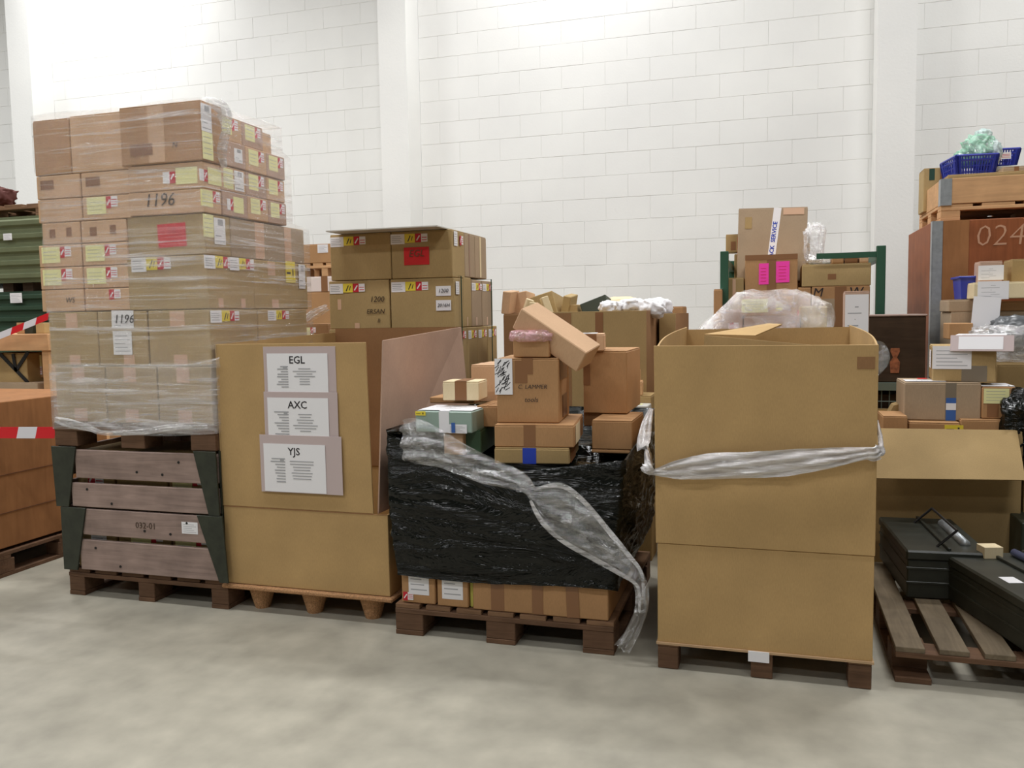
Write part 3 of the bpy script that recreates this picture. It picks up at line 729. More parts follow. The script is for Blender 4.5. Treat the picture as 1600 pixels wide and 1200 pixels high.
for i in range(3):
    wb('olive side carton in the second layer of the 1200 stack, %s' % ('behind the corner one', 'middle of the side', 'at the far end')[i], CX1 - .4, CX1 - .004, csd(cc[i]) + .01, csd(cc[i + 1]), zC[3], zC[4] - .003 + .01 * (i == 0), m=(K_OLIVE, K_GREY, K_GREY)[i], top=False, group=g2,
       marks=[('r', .5, .85, 'wyr', .2, .05)] if i else [], strips=[('r', .4, .5, .02, .2, T_CLEAR)])
cc = [728, 744, 762]
for i in range(2):
    wb('greyish side carton in the top layer of the 1200 stack, %s' % ('nearer', 'farther, with cream tape')[i], CX1 - .4, CX1 - .006, csd(cc[i]) + .006, csd(cc[i + 1]), zC[4] + .01, zC[5] - .003, m=K_GREY, top=True, group=g2,
       strips=[('r', .4, .52, .02, .98, (T_BROWN, K_CREAM)[i])])
a = P(509, 360, CY - .17); c = P(682, 358, CY - .17)
lid = empty('card_lid', (a.x, CY - .17, zC[5] + .0), 0, 'thin grey cardboard sheet overhanging the top of the 1200 stack', 'sheet')
MB().box(0, c.x - a.x, 0, .8, 0, .007).build('sheet', CARDGREY, lid)
so = MB()
for yy, y_ in ((CY + .1, 0), (csd(765), 0)):
    so.tube([(CX1 + .012, yy, zC[1]), (CX1 + .012, yy, zC[4] + .01), (CX1 - .2, yy, zC[4] + .012)], .004, 5)
tag(so.build('strapping', STRAP), 'thin dark green straps around the 1200 stack', 'strap', kind='stuff')

# ================================================================== D: black-wrapped pallet
DX0, DX1, DY0, DY1 = -1.645, -0.635, 3.475, 4.60
pallet('worn wooden pallet with broad feet under the black-wrapped load', DX0, DX1, DY0, DY1, 0, PALWOOD, boards=7, m2=PALDARK, block=.135)
dx = lambda x, y=930: P(x, y, DY0 + .02).x
dY = DY0 + .02
wb('small carton with white form, outermost under the black film', dx(628), dx(680), dY, dY + .35, .145, .145 + .2, m=K_ORANGE, top=False,
   marks=[('f', .52, .58, 'w', .1, .15), ('f', .2, .15, 'r', .05, .04)])
wb('small carton with white form, second from the pallet corner', dx(684), dx(732), dY - .005, dY + .35, .145, .145 + .2, m=K_ORANGE, top=False, marks=[('f', .5, .55, 'w', .1, .15)])
wb('thin yellow padded envelope standing between cartons under the black film', dx(733), dx(739), dY + .01, dY + .3, .145, .33, m=plain('yellow_envelope', srgb(190, 184, 90), .6), top=False, cat='envelope', name='padded_envelope')
wb('long flat carton with three brown tapes under the black film', dx(740), dx(951, 950), dY - .01, dY + .75, .145, .345, m=K_ORANGE, top=False,
   strips=[('f', .14, .24, .01, .99, T_BROWN), ('f', .45, .53, .01, .99, T_BROWN), ('f', .7, .79, .01, .99, T_BROWN, .04)])
BLACKFILM, nt, b, N, L = new_mat('black_stretch_film')
tc = N.new('ShaderNodeTexCoord'); mp = N.new('ShaderNodeMapping'); mp.inputs['Scale'].default_value = (1.6, 1.6, 7); mp.inputs['Rotation'].default_value = (.1, .3, 0)
n = N.new('ShaderNodeTexNoise'); n.inputs['Scale'].default_value = 1; n.inputs['Detail'].default_value = 5; n.inputs['Roughness'].default_value = .55; n.inputs['Distortion'].default_value = 1.8
L.new(tc.outputs['Object'], mp.inputs[0]); L.new(mp.outputs[0], n.inputs['Vector'])
bp = N.new('ShaderNodeBump'); bp.inputs['Strength'].default_value = 1.0; bp.inputs['Distance'].default_value = .06; L.new(n.outputs['Fac'], bp.inputs['Height']); L.new(bp.outputs[0], b.inputs['Normal'])
b.inputs['Base Color'].default_value = srgb(8, 11, 7); b.inputs['Roughness'].default_value = .15; b.inputs['Specular IOR Level'].default_value = .36
def rectD(z):
    t_ = (z - .3) / .6
    return (DX0 + .02 - .03 * min(t_, 1), DX1 - .0 + .05 * t_, DY0 - .0 - .025 * math.sin(PI * min(1, max(0, t_))), DY1)
def ztD(sd, s):
    zl = P(640, 672, 3.5).z; zm = P(780, 740, 3.5).z; zr = P(960, 716, 3.5).z; zrr = P(985, 648, 4.3).z
    if sd == 0:
        if s < .45: return zl + (zm - zl) * (s / .45) ** .8
        return zm + (zr - zm) * (s - .45) / .55
    if sd == 1: return zr + (zrr - zr) * min(1, s * 1.6) ** 1.2
    if sd == 2: return zrr + (zl - zrr) * s
    return zl
blk_o = skin('black_wrap', rectD, ztD, lambda sd, s: P(650, 899, DY0).z - .01 * math.sin(5 * s), BLACKFILM, ns=60, nz=50, amp=.008,
   off=lambda sd, s, t_, p: .018 * abs(fbm((p.x * 1.2 + p.z * 1.5, p.y, p.z * 4.5 + p.x), 2.2)) + .02 * math.sin(PI * t_) * math.sin(PI * s),
   cap=lambda p, r: .78 if p.y < 3.95 else .82)
tag(blk_o, 'shiny black stretch film wrapped around the pallet load under loose cartons', 'stretch film')

def bundle(label, x, y, z, rx, ry, rz, mat, name='bundle', cat='bag', seed=0, parent=None, flat=False, group=None, amp=.25):
    bm = bmesh.new(); bmesh.ops.create_icosphere(bm, subdivisions=4, radius=1)
    for v in bm.verts:
        p = v.co.copy(); s = 1 + amp * fbm(p + Vector((seed * 3.1, 0, 0)), 2.2) + amp * .5 * abs(fbm(p + Vector((0, seed, 0)), 6))
        e = .65
        f = lambda c: math.copysign(abs(c) ** e, c)
        v.co = Vector((f(p.x) * rx, f(p.y) * ry, f(p.z) * rz)) * s
    zmin = min(v.co.z for v in bm.verts)
    for v in bm.verts: v.co.z = max(v.co.z - zmin, 0)
    me = bpy.data.meshes.new(name); bm.to_mesh(me); bm.free(); me.materials.append(mat)
    me.polygons.foreach_set('use_smooth', [True] * len(me.polygons))
    o = bpy.data.objects.new(name, me); COL.objects.link(o); o.location = (x, y, z)
    if parent: o.parent = parent
    else: tag(o, label, cat, group)
    return o

# cartons heaped on the black film
g3 = None
zD = .80
k1 = px('flat carton with a strip of blue tape on the black film', 773, 890, 700, 735, 3.54, d=.4, yaw=.12, z=zD, m=K_CREAM if False else K_TAN, tape=None, strips=[('f', .38, .56, 0, 1, T_BLUE), ('r', .1, .6, 0, 1, T_BROWN)], along='x')
k2 = px('flat brown-taped carton under the tall taped box', 773, 897, 664, 699, 3.55, d=.42, yaw=.12, z=k1.top + .002, m=K_ORANGE, strips=[('f', .37, .52, 0, 1, T_BROWN), ('r', .15, .6, .05, .9, K_CREAM)])
k3 = px('tall carton with a scrawled white note and marker writing', 777, 874, 560, 667, 3.60, d=.34, yaw=.1, z=k2.top + .002, m=K_ORANGE, tape=T_BROWN, along='y',
        marks=[('f', .12, .72, 'scrawl', .08, .16)], strips=[('f', .3, .5, .62, .97, T_BROWN), ('r', .1, .75, .65, .98, T_DARK), ('r', .3, .7, .05, .4, T_DARK)],
        texts=[('f', .58, .56, 'C. LAMMER', .026, INK), ('f', .56, .36, 'tools', .03, INK)])
k4z = k2.top
px('dark carton sunk below the large one', 912, 952, 640, 660, 4.0, d=.3, z=k4z - .06, m=T_DARK if False else K_INNER, top=False)
k5 = px('lower brown carton at the black film rim', 924, 985, 703, 722, 3.75, d=.35, z=.822, m=K_ORANGE, top=False)
k6 = px('brown carton on the black film rim, beside the flat ones', 925, 988, 657, 702, 3.75, d=.35, z=k5.top + .002, m=K_ORANGE, yaw=.0)
k7 = px('large plain brown carton with a strip of tape over its edge', 912, 980, 548, 640, 3.98, d=.42, z=k6.top + .004, m=K_ORANGE, strips=[('f', -.0, .16, .45, 1, T_BROWN)])
k8 = px('small carton with a white sheet on top, on the large brown carton', 897, 944, 522, 549, 3.95, d=.2, yaw=.15, z=k7.top + .0, m=K_PINK, marks=[('t', .4, .5, 'doc', .1, .14)], strips=[('f', .3, .75, 0, 1, T_BROWN)])
# tilted long carton leaning on the heap
a = P(905, 552, 3.62)
tl = carton('long tilted carton leaning across the heap', (0, 0, 0), .36, .15, .105, K_PINK, rot=(0, 0, 0), top=False)
tl.o.rotation_euler = (.25, math.radians(33), math.radians(-6)); tl.o.location = P(862, 540, 3.72)
k9 = px('small carton in pink bubble wrap on the scrawled tall box', 802, 858, 526, 557, 3.62, d=.2, z=k3.top + .003, m=K_ORANGE)
pinkf = film('pink_bubble_film', haze=.25, haze_max=.8, scale=(25, 25, 25), tint=(.9, .5, .55, 1), pos=(.4, .65), bump=.8, gloss=.15)
bw = bundle('pink bubble wrap around the small carton on the heap', k9.loc.x, k9.loc.y, k9.top - .03, .115, .13, .03, pinkf, 'bubble_wrap', 'wrap', 2, amp=.1)
k10 = px('pinkish carton behind the tall scrawled box, shoulder high', 737, 778, 570, 640, 3.98, d=.3, z=P(757, 628, 3.98).z, m=K_PINK, tape=T_CLEAR)
gz = .82
k11 = px('green box sunk in the heap behind the silvery film', 724, 752, 672, 712, 3.62, d=.35, yaw=.1, z=gz, m=plain('green_box', srgb(66, 92, 66), .5), top=True)
k12 = px('pale carton beside the green box', 694, 724, 676, 712, 3.58, d=.25, z=gz, m=K_PINK, top=True)
k13 = px('brown carton with upright edge under the cream one', 745, 778, 634, 672, 3.72, d=.3, z=k11.top + .002, m=K_ORANGE, along='y')
GLASSY = plain('teal_printed_card', srgb(150, 170, 158), .3)
k14 = px('shiny teal and white pack bound with white tape', 650, 738, 643, 683, 3.56, d=.26, yaw=.0, z=k12.top + .002, m=GLASSY, top=False,
         marks=[('t', .5, .5, 'doc', .26, .22), ('f', .75, .2, 'w', .09, .04), ('f', .1, .9, 'ys', .05, .02), ('f', .68, .25, 'blue', .018, .045)], strips=[('f', .42, .6, 0, 1, WHITE), ('t', .42, .6, 0, 1, WHITE)], cat='pack', name='wrapped_pack')
k15 = px('brown carton wedged under the cream carton', 672, 742, 636, 652, 3.9, d=.3, z=k14.top - .0, m=K_ORANGE, h=.03, top=False)
k16 = px('small cream carton with one brown tape', 692, 749, 596, 630, 3.75, d=.16, yaw=.08, z=k15.top + .001, m=K_CREAM, strips=[('f', .34, .66, 0, 1, T_BROWN), ('t', .34, .66, 0, 1, T_BROWN)])

def ribbon(name, pts, widths, mat, up=Vector((0, 0, 1)), amp=.012, nw=16, sub=14, seed=0, normals=None):
    """crumpled strip of film along a path; widths in metres"""
    V = []; Fc = []; path = []
    n = len(pts)
    def cr(p0, p1, p2, p3, t_): return .5 * ((2 * p1) + (p2 - p0) * t_ + (2 * p0 - 5 * p1 + 4 * p2 - p3) * t_ ** 2 + (3 * p1 - p0 - 3 * p2 + p3) * t_ ** 3)
    for i in range(n - 1):
        for k in range(sub + (i == n - 2)):
            t_ = k / sub; g = lambda j: Vector(pts[min(max(j, 0), n - 1)])
            gw = lambda j: widths[min(max(j, 0), n - 1)]
            path.append((cr(g(i - 1), g(i), g(i + 1), g(i + 2), t_), cr(gw(i - 1), gw(i), gw(i + 1), gw(i + 2), t_)))
    m = len(path)
    for i, (p, w) in enumerate(path):
        tg = (path[min(i + 1, m - 1)][0] - path[max(i - 1, 0)][0]).normalized()
        nn = Vector((0, -1, 0)) if normals is None else Vector(normals)
        if abs(tg.dot(nn)) > .9: nn = Vector((1, 0, 0))
        side = tg.cross(nn).normalized(); nn = side.cross(tg).normalized()
        for j in range(nw + 1):
            s = j / nw * 2 - 1
            d_ = amp * (1 + fbm((p.x * 5 + seed, s * 2.3, p.z * 5), 1.6)) + amp * .8 * (1 - s * s) + amp * .7 * math.sin(s * 9 + i * .13)
            V.append(p + side * s * w / 2 + nn * d_ * min(1, w / .06))
    for i in range(m - 1):
        for j in range(nw):
            a = i * (nw + 1) + j; Fc.append((a, a + 1, a + nw + 2, a + nw + 1))
    me = bpy.data.meshes.new(name); me.from_pydata([tuple(v) for v in V], [], Fc); me.materials.append(mat)
    me.polygons.foreach_set('use_smooth', [True] * len(me.polygons))
    o = bpy.data.objects.new(name, me); COL.objects.link(o)
    return o
LOOSE = film('loose_film', haze=.02, haze_max=.7, scale=(9, 9, 22), pos=(.47, .76), bump=1.0, gloss=.2, tint=(.9, .9, .92, 1))
yd = 3.40
pts = [P(632, 688, 3.43), P(655, 690, 3.40), P(700, 706, yd), P(760, 733, yd), P(812, 752, yd), P(835, 772, yd - .01), P(862, 785, yd - .02), P(895, 812, yd - .02), P(940, 850, yd), P(975, 880, yd), P(1000, 905, yd), P(1003, 945, yd), P(990, 985, yd), P(972, 1012, yd)]
wd = [.18, .20, .15, .12, .08, .06, .18, .2, .14, .09, .06, .055, .055, .07]
rb = ribbon('trailing_film', pts, wd, LOOSE, amp=.012)
for sg in (-1, 1):
    ep = [p + Vector((.25 if i > 9 else .45, 0, .8)).normalized() * (sg * w / 2 * .97) + Vector((0, -.012, 0)) for i, (p, w) in enumerate(zip(pts, wd))]
    e_ = ribbon('rolled_edge', ep[5:12], [.012, .022, .02, .022, .02, .014, .01], MATS['bunched_film'], amp=.004, nw=5, seed=sg); e_.parent = rb
tag(rb, 'torn strip of clear film trailing across the black wrap down to the floor', 'film')

hem = ribbon('bunched_hem', [P(88, 655, AY0 - .03), P(110, 662, AY0 - .04), P(140, 668, AY0 - .05), P(165, 676, AY0 - .05), P(220, 675, AY0 - .045), P(270, 668, AY0 - .04), P(325, 666, AY0 - .035)],
   [.03, .05, .035, .025, .03, .035, .02], MATS['bunched_film'], amp=.01, nw=8, seed=3); hem.parent = sA
hem = ribbon('bunched_hem', [P(85, 572, AY0 - .03), P(150, 571, AY0 - .035), P(220, 572, AY0 - .035), P(300, 572, AY0 - .035), P(345, 566, AY0 - .02)], [.02, .025, .02, .03, .05], FILM_B, amp=.008, nw=8, seed=4); hem.parent = sA
hem = ribbon('bunched_hem', [P(318, 158, AY0 - .03), P(345, 170, AY0 + .1), P(352, 200, AY0 + .12), P(345, 235, AY0 + .12), P(350, 262, AY0 + .14)], [.04, .08, .05, .05, .03], MATS['bunched_film'], amp=.012, nw=8, seed=6, normals=(.8, -.6, 0)); hem.parent = sA
# ================================================================== F: tall box on the right
FX0, FX1, FY0, FY1 = -0.44, 0.372, 3.40, 4.58
fp = empty('light_pallet', (FX0, FY0, 0), 0, 'light wooden pallet with three short feet under the tall closed-sided box', 'pallet')
wF, dF = FX1 - FX0, FY1 - FY0
zF = .112
for xx in (0, wF / 2 - .04, wF - .085):
    for yy in (0, dF / 2 - .05, dF - .1):
        MB().box(xx, xx + .083, yy, yy + .1, 0, .094).build('block', PALDARK, fp, bevel=.004)
for xx in (0, wF / 2 - .04, wF - .085): MB().box(xx, xx + .083, 0, dF, .094, .103).build('cross_board', PALWOOD, fp)
MB().box(-.005, wF + .005, -.008, dF, .103, .112).build('deck', wood('bleached_board', srgb(190, 158, 122), .8), fp)
MB().box(wF / 2 - .05, wF / 2 + .03, -.012, -.008, .07, .112).build('tape', WHITE, fp)
fb = empty('tall_bulk_box', (FX0, FY0, zF), 0, 'tall plain cardboard box with a twisted film band around its middle', 'box')
zs1 = P(1192, 858, FY0).z - zF; zt = 1.318 - zF; t = .008
lo = MB(); lo.box(0, wF, 0, t, 0, zs1 - .002); lo.box(0, t, t, dF, 0, zs1 - .002); lo.box(wF - t, wF, t, dF, 0, zs1 - .002); lo.box(0, wF, dF - t, dF, 0, zs1 - .002); lo.box(t, wF - t, t, dF - t, 0, .006)
lo.build('lower_wall', K_BIN, fb, bevel=.0015)
up = MB()
up.prism([(-.006, zs1), (wF + .002, zs1), (wF + .002, zt), (-.012, zt)], -.004, t); up.build('front_panel', K_BIN, fb, bevel=.0015)
def curved(name, xf, z1f, z1r, bulge):
    V = []; Fc = []; n = 14
    for i in range(n + 1):
        s = i / n; y = t + (dF - 2 * t) * s; zt_ = z1f + (z1r - z1f) * s
        for k in range(5):
            v = k / 4; x = xf + bulge * math.sin(PI * min(1, s * 1.0)) * v
            V.append((x, y, zs1 + (zt_ - zs1) * v))
    for i in range(n):
        for k in range(4): a = i * 5 + k; Fc.append((a, a + 1, a + 6, a + 5))
    me = bpy.data.meshes.new(name); me.from_pydata(V, [], Fc); me.materials.append(K_BIN)
    o = bpy.data.objects.new(name, me); COL.objects.link(o); o.parent = fb
    md = o.modifiers.new('thickness', 'SOLIDIFY'); md.thickness = .007; md.offset = 0
    return o
curved('side_panel', .004, zt, 1.37 - zF, -.03); curved('side_panel', wF - .004, zt, 1.37 - zF, .03)
rr = P(1061, 515, FY1) - fb.location; rr2 = P(1299, 511, FY1) - fb.location
sheet('rear_panel', K_BIN, fb, [(0, dF - .012, zs1), (wF, dF - .012, zs1), (wF, dF - .012, rr2.z), (0, dF - .012, rr.z)])
# flaps folded into the box
p1, p2, p3, p4 = [P(*a) - fb.location for a in ((1100, 524, 4.3), (1180, 526, 4.2), (1222, 508, 4.35), (1200, 507, 4.5))]
sheet('inner_flap', K_BIN, fb, [tuple(p) for p in (p1, p2, p3, p4)], .006)
p1, p2, p3, p4 = [P(*a) - fb.location for a in ((1100, 620, 4.0), (1290, 620, 3.6), (1290, 541, 3.6), (1102, 524, 4.0))]
sheet('inner_flap', K_TAN, fb, [tuple(p) for p in (p1, p2, p3, p4)], .006)
tape_strip(fb, Matrix.Translation((0, -.004, 0)) @ BF, wF - .072, wF - .01, zt - .09, zt - .045, K_INNER, 'patch')
BAND = film('twisted_band_film', haze=.55, haze_max=.97, scale=(3, 3, 45), pos=(.3, .62), bump=.9, gloss=.18, tint=(.86, .83, .83, 1))
bpts = []; bw_ = []
for x, yt, yb in ((1008, 715, 735), (1023, 731, 742), (1060, 718, 747), (1110, 709, 748), (1170, 706, 746), (1230, 702, 741), (1300, 700, 729), (1350, 699, 718), (1366, 697, 718)):
    bpts.append(P(x, (yt + yb) / 2, FY0 - .022)); bw_.append((yb - yt) / 1330 * 3.5)
bpts = [P(1004, 690, 3.9)] + bpts + [P(1369, 690, 3.5), P(1368, 660, 3.9)]
bw_ = [.03] + bw_ + [.05, .03]
bo = ribbon('film_band', bpts, bw_, BAND, amp=.012, nw=12, seed=5)
tag(bo, 'white twisted band of stretch film around the tall box', 'film')
w2 = ribbon('film_band', [P(1018, 640, 3.8), P(1010, 665, 3.7), P(1006, 700, 3.6), P(1016, 735, 3.42)], [.02, .05, .06, .03], BAND, amp=.01, nw=8, seed=9)
tag(w2, 'loose end of clear film hanging beside the tall box and the black wrap', 'film')
w3 = ribbon('film_band', [P(1364, 590, 3.66), P(1380, 563, 3.68), P(1374, 542, 3.68), P(1361, 537, 3.64)], [.02, .045, .045, .02], LOOSE, amp=.006, nw=8, seed=2)
tag(w3, 'crumpled clear bag edge sticking out behind the tall box', 'film')

# ================================================================== E: open bins behind the heap
def openbin(label, x0, x1, y0, y1, z0, z1, m=K_TAN, fill=.9, strips=(), mf=None):
    root = empty('open_bulk_box', (x0, y0, z0), 0, label, 'box'); w, d, h = x1 - x0, y1 - y0, z1 - z0; t = .008
    MB().box(0, w, 0, t, 0, h).build('front_panel', m, root, bevel=.001)
    MB().box(0, w, d - t, d, 0, h).build('rear_panel', m, root)
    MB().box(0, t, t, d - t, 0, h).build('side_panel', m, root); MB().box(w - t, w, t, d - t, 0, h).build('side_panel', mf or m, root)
    MB().box(t, w - t, t, d - t, 0, .01).build('base_panel', m, root)
    for ki, (u0, u1, v0, v1, tm) in enumerate(strips): tape_strip(root, BF, u0 * w, u1 * w, v0 * h, v1 * h, tm, 'tape', up=.001 * ki)
    return root
EY = 5.15
ex0, ex1 = P(812, 560, EY).x, P(1010, 560, EY).x
zE = P(900, 487, EY).z
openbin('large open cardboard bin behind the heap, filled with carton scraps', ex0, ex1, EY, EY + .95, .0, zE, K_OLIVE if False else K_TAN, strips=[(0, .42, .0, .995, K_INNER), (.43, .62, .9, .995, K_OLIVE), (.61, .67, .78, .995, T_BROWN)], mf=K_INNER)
wb('carton pressed against the side of the large open bin', P(786, 560, EY).x, ex0 - .01, EY + .02, EY + .45, 0, P(798, 490, EY).z, m=K_INNER, top=True)
E2 = EY + 1.05
px('upright carton at the far end of the open bins', 1036, 1067, 479, 590, 6.6, d=.3, m=K_ORANGE, z=0, texts=[('f', .4, .75, 'N', .06, INK)])
def scrap(label, xl, xr, yt, yb, Y, rz=0, tilt=0, m=K_PINK, d=.2, z=None, **k):
    r = px(label, xl, xr, yt, yb, Y, d=d, z=z, m=m, top=k.pop('top', False), **k)
    r.o.rotation_euler = (tilt * .5, tilt, rz)
    return r
zz_ = zE - .03
# filling level inside the bin
MBf = MB().box(ex0 + .01, ex1 - .01, EY + .01, EY + .94, zE - .12, zE - .06)
tag(MBf.build('flattened_cartons', K_TAN), 'flattened cartons filling the large open bin', 'cardboard', kind='stuff')
zf = zE - .058
scrap('pinkish carton scrap tipped up at the bin end beside the 1200 stack', 796, 829, 458, 490, 5.4, z=zf, tilt=-.15, m=K_PINK)
scrap('olive carton lying on the bin scraps', 838, 874, 462, 490, 5.45, z=zf, tilt=-.28, m=K_OLIVE, d=.3)
scrap('short olive carton beside the tipped olive one', 874, 886, 460, 490, 5.5, z=zf, tilt=.2, m=K_OLIVE)
scrap('low flat carton on the bin rim, nearer the white papers', 884, 902, 476, 490, 5.5, z=zf, m=K_TAN)
scrap('leaning carton end beside the 1200 stack', 783, 795, 454, 490, EY + .12, z=P(798, 490, EY).z + .004, tilt=.12, m=K_PINK)
scrap('dark green folder propped over the white papers', 915, 958, 470, 486, 5.5, z=zf, tilt=-.35, m=plain('dark_folder', srgb(60, 66, 52), .6), d=.25, name='folder', cat='folder')
for i, (xa, xb, ya, yb_, Y, tl_, lb) in enumerate(((938, 970, 471, 490, 5.4, .1, 'white paper wad in the bin beside the dark folder'), (968, 1004, 468, 488, 5.5, -.1, 'white padded envelope heaped in the middle of the bin'),
        (990, 1030, 472, 496, 5.45, .25, 'glossy white envelope sliding over the bin edge'), (1008, 1040, 470, 500, 5.8, .1, 'white paper stack at the far side of the bins'), (950, 985, 466, 480, 5.7, -.2, 'beige envelope on top of the white papers'))):
    c_ = P((xa + xb) / 2, yb_, Y); t_ = P((xa + xb) / 2, ya, Y); w_ = (P(xb, yb_, Y).x - P(xa, yb_, Y).x) / 2
    o = bundle(lb, c_.x, Y, max(zf, c_.z) if i not in (3,) else zf, w_, .12, max(.03, (t_.z - c_.z) / 2), WHITE if i != 4 else K_CREAM, 'paper_packet', 'paper', i, amp=.18)
    o.rotation_euler = (0, tl_, .3 * i)
for k, (x, y) in enumerate(((815, 474), (826, 480), (838, 484), (860, 470))):
    scrap('narrow torn carton scrap, %s in the bin' % ('first beside the tipped pinkish one', 'second, upright', 'third, low', 'on the olive carton')[k], x - 5, x + 6, y - 8, 490, 5.35, z=zf, rz=.5, tilt=.3 - .2 * k, m=K_CREAM, d=.06)
# second bin
e3 = P(1012, 560, 5.35).x
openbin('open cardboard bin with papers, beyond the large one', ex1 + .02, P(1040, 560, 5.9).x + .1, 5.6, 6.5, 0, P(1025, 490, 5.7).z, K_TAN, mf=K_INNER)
wb2 = px('carton supporting small wooden blocks behind the heap', 975, 1018, 628, 700, 4.9, d=.22, z=0, m=K_TAN, h=P(996, 618, 4.9).z)
px('small pale wooden box on the carton behind the heap', 980, 1004, 596, 616, 4.9, d=.12, z=wb2.top + .001, m=NEWWOOD, name='wooden_box', yaw=.1)
px('smaller wooden block on top of the pale wooden box', 982, 998, 578, 594, 4.95, d=.08, z=wb2.top + .07, m=NEWWOOD, name='wooden_block', cat='block', top=False)
px('pale plastic packet with a yellow label behind the black wrap', 980, 1012, 634, 652, 4.4 + .35, d=.15, m=CARDGREY, top=False, marks=[('t', .4, .5, 'y', .06, .06)], cat='packet', name='plastic_packet', z=P(996, 652, 4.75).z)

# ================================================================== G: wrapped heap and cage behind the tall box
GY = 5.2
gx0, gx1 = P(1090, 520, GY).x, P(1300, 520, GY).x
pallet('wooden pallet under the film-draped heap behind the tall box', gx0, gx1, GY, GY + 1.0, 0, PALWOOD)
gzt = P(1200, 520, GY).z
wb('large base carton of the film-draped heap', gx0 + .02, gx1 - .02, GY + .02, GY + .95, .146, gzt - .06, m=K_TAN)
ga = gzt - .058
wb('carton with red print inside the film drape, on the far left of it', P(1125, 500, GY).x, P(1160, 500, GY).x, GY + .1, GY + .4, ga, P(1140, 484, GY).z, m=K_MAUVE, marks=[('f', .6, .5, 'r', .05, .04)])
wb('brown carton inside the film drape in the middle', P(1162, 500, GY).x, P(1250, 500, GY).x, GY + .05, GY + .5, ga, P(1200, 494, GY).z, m=K_MAUVE)
wb('cream carton inside the film drape beside the tall white papers', P(1252, 500, GY).x, P(1294, 500, GY).x, GY + .1, GY + .5, ga, P(1270, 478, GY).z, m=K_CREAM)
px('taped carton with a pale yellow label on top of the film-draped heap', 1160, 1238, 464, 493, GY + .06, d=.35, z=P(1200, 494, GY).z + .001, m=K_ORANGE, marks=[('f', .25, .55, 'y', .15, .08), ('f', .74, .45, 'ys', .035, .04)])
HAZY = film('drape_film', haze=.1, haze_max=.62, scale=(8, 8, 8), pos=(.44, .74), bump=.9, gloss=.12, tint=(.88, .84, .84, 1))
def drape(name, pts, mat, seed=0, amp=.02, cuts=5):
    bm = bmesh.new()
    for p in pts: bm.verts.new(p)
    r = bmesh.ops.convex_hull(bm, input=list(bm.verts))
    bmesh.ops.delete(bm, geom=list({g for g in r['geom_interior'] + r['geom_unused'] if isinstance(g, bmesh.types.BMVert)}), context='VERTS')
    bmesh.ops.triangulate(bm, faces=list(bm.faces))
    bmesh.ops.subdivide_edges(bm, edges=list(bm.edges), cuts=cuts, use_grid_fill=True)
    bm.normal_update()
    for v in bm.verts: v.co += v.normal * (amp * (.3 + abs(fbm(v.co + Vector((seed, 0, 0)), 6)) + .5 * fbm(v.co, 14)))
    me = bpy.data.meshes.new(name); bm.to_mesh(me); bm.free(); me.materials.append(mat)
    me.polygons.foreach_set('use_smooth', [True] * len(me.polygons))
    o = bpy.data.objects.new(name, me); COL.objects.link(o); return o
gp = []
for (x, y, Y) in ((1088, 520, GY - .02), (1150, 463, GY + .02), (1165, 457, GY + .05), (1240, 455, GY + .05), (1262, 461, GY + .1), (1297, 476, GY + .05), (1299, 520, GY - .02), (1095, 520, GY + .7), (1160, 465, GY + .7), (1250, 463, GY + .7), (1300, 500, GY + .7), (1300, 560, GY), (1090, 560, GY)):
    gp.append(P(x, y, Y))
o = drape('film_drape', gp, HAZY, 1); tag(o, 'milky clear film draped over the heap behind the tall box', 'stretch film')
# green stillage and cartons on it
SY = 6.6
sx0, sx1 = P(1132, 420, SY).x, P(1376, 420, SY).x
st = empty('steel_stillage', (sx0, SY, 0), 0, 'dark green steel stillage with tall corner posts holding loose cartons', 'stillage')
wS = sx1 - sx0
zpl, zpr = P(1132, 393, SY).z, P(1376, 384, SY).z
for xx, yy, z1 in ((0, 0, zpl), (wS, 0, zpr), (0, 1.3, zpl), (wS, 1.3, zpr)): MB().box(xx - .03, xx + .03, yy - .03, yy + .03, 0, z1).build('post', CAGEGREEN, st, bevel=.003)
MB().box(0.03, wS - .03, 1.28, 1.32, zpl - .09, zpl - .04).build('rail', CAGEGREEN, st); MB().box(.03, wS - .03, -.02, .02, .3, .36).build('rail', CAGEGREEN, st)
MB().box(wS * .6, wS - .03, -.018, .018, zpr - .08, zpr - .04).build('rail', CAGEGREEN, st)
for xx in (0, wS): MB().box(xx - .02, xx + .02, .03, 1.27, zpl - .1, zpl - .05).build('rail', CAGEGREEN, st)
MB().box(-.03, wS + .03, -.03, 1.33, .1, .14).build('deck', CAGEGREEN, st)
gz0 = .142
SY1 = SY + .04
zsh = P(1300, 512, SY1).z
wb('wide base carton standing in the green stillage', sx0 + .04, sx1 - .04, SY1, SY1 + .7, gz0, zsh, m=K_INNER)
wb('carton in the stillage with grey inset and scribbles', P(1268, 480, SY1).x, P(1359, 480, SY1).x, SY1 - .0, SY1 + .5, zsh + .001, P(1310, 447, SY1).z, m=K_ORANGE,
   strips=[('f', .0, .4, .02, .7, K_GREY), ('f', .4, .6, .02, .98, T_BROWN)], texts=[('f', .1, .85, 'M', .09, INK), ('f', .75, .85, 'W', .09, INK)])
wb('long olive carton on top in the stillage, below the film', P(1253, 430, SY1).x, P(1361, 430, SY1).x, SY1, SY1 + .45, P(1310, 447, SY1).z + .001, P(1310, 412, SY1).z, m=K_OLIVE, strips=[('f', .38, .5, .3, .55, T_BROWN)])
wb('brown carton with a red mark at the foot of the pink-labelled one', P(1246, 470, SY1).x, P(1267, 470, SY1).x, SY1 - .0, SY1 + .3, zsh + .001, P(1256, 449, SY1).z, m=K_ORANGE, marks=[('f', .2, .35, 'red', .04, .05)])
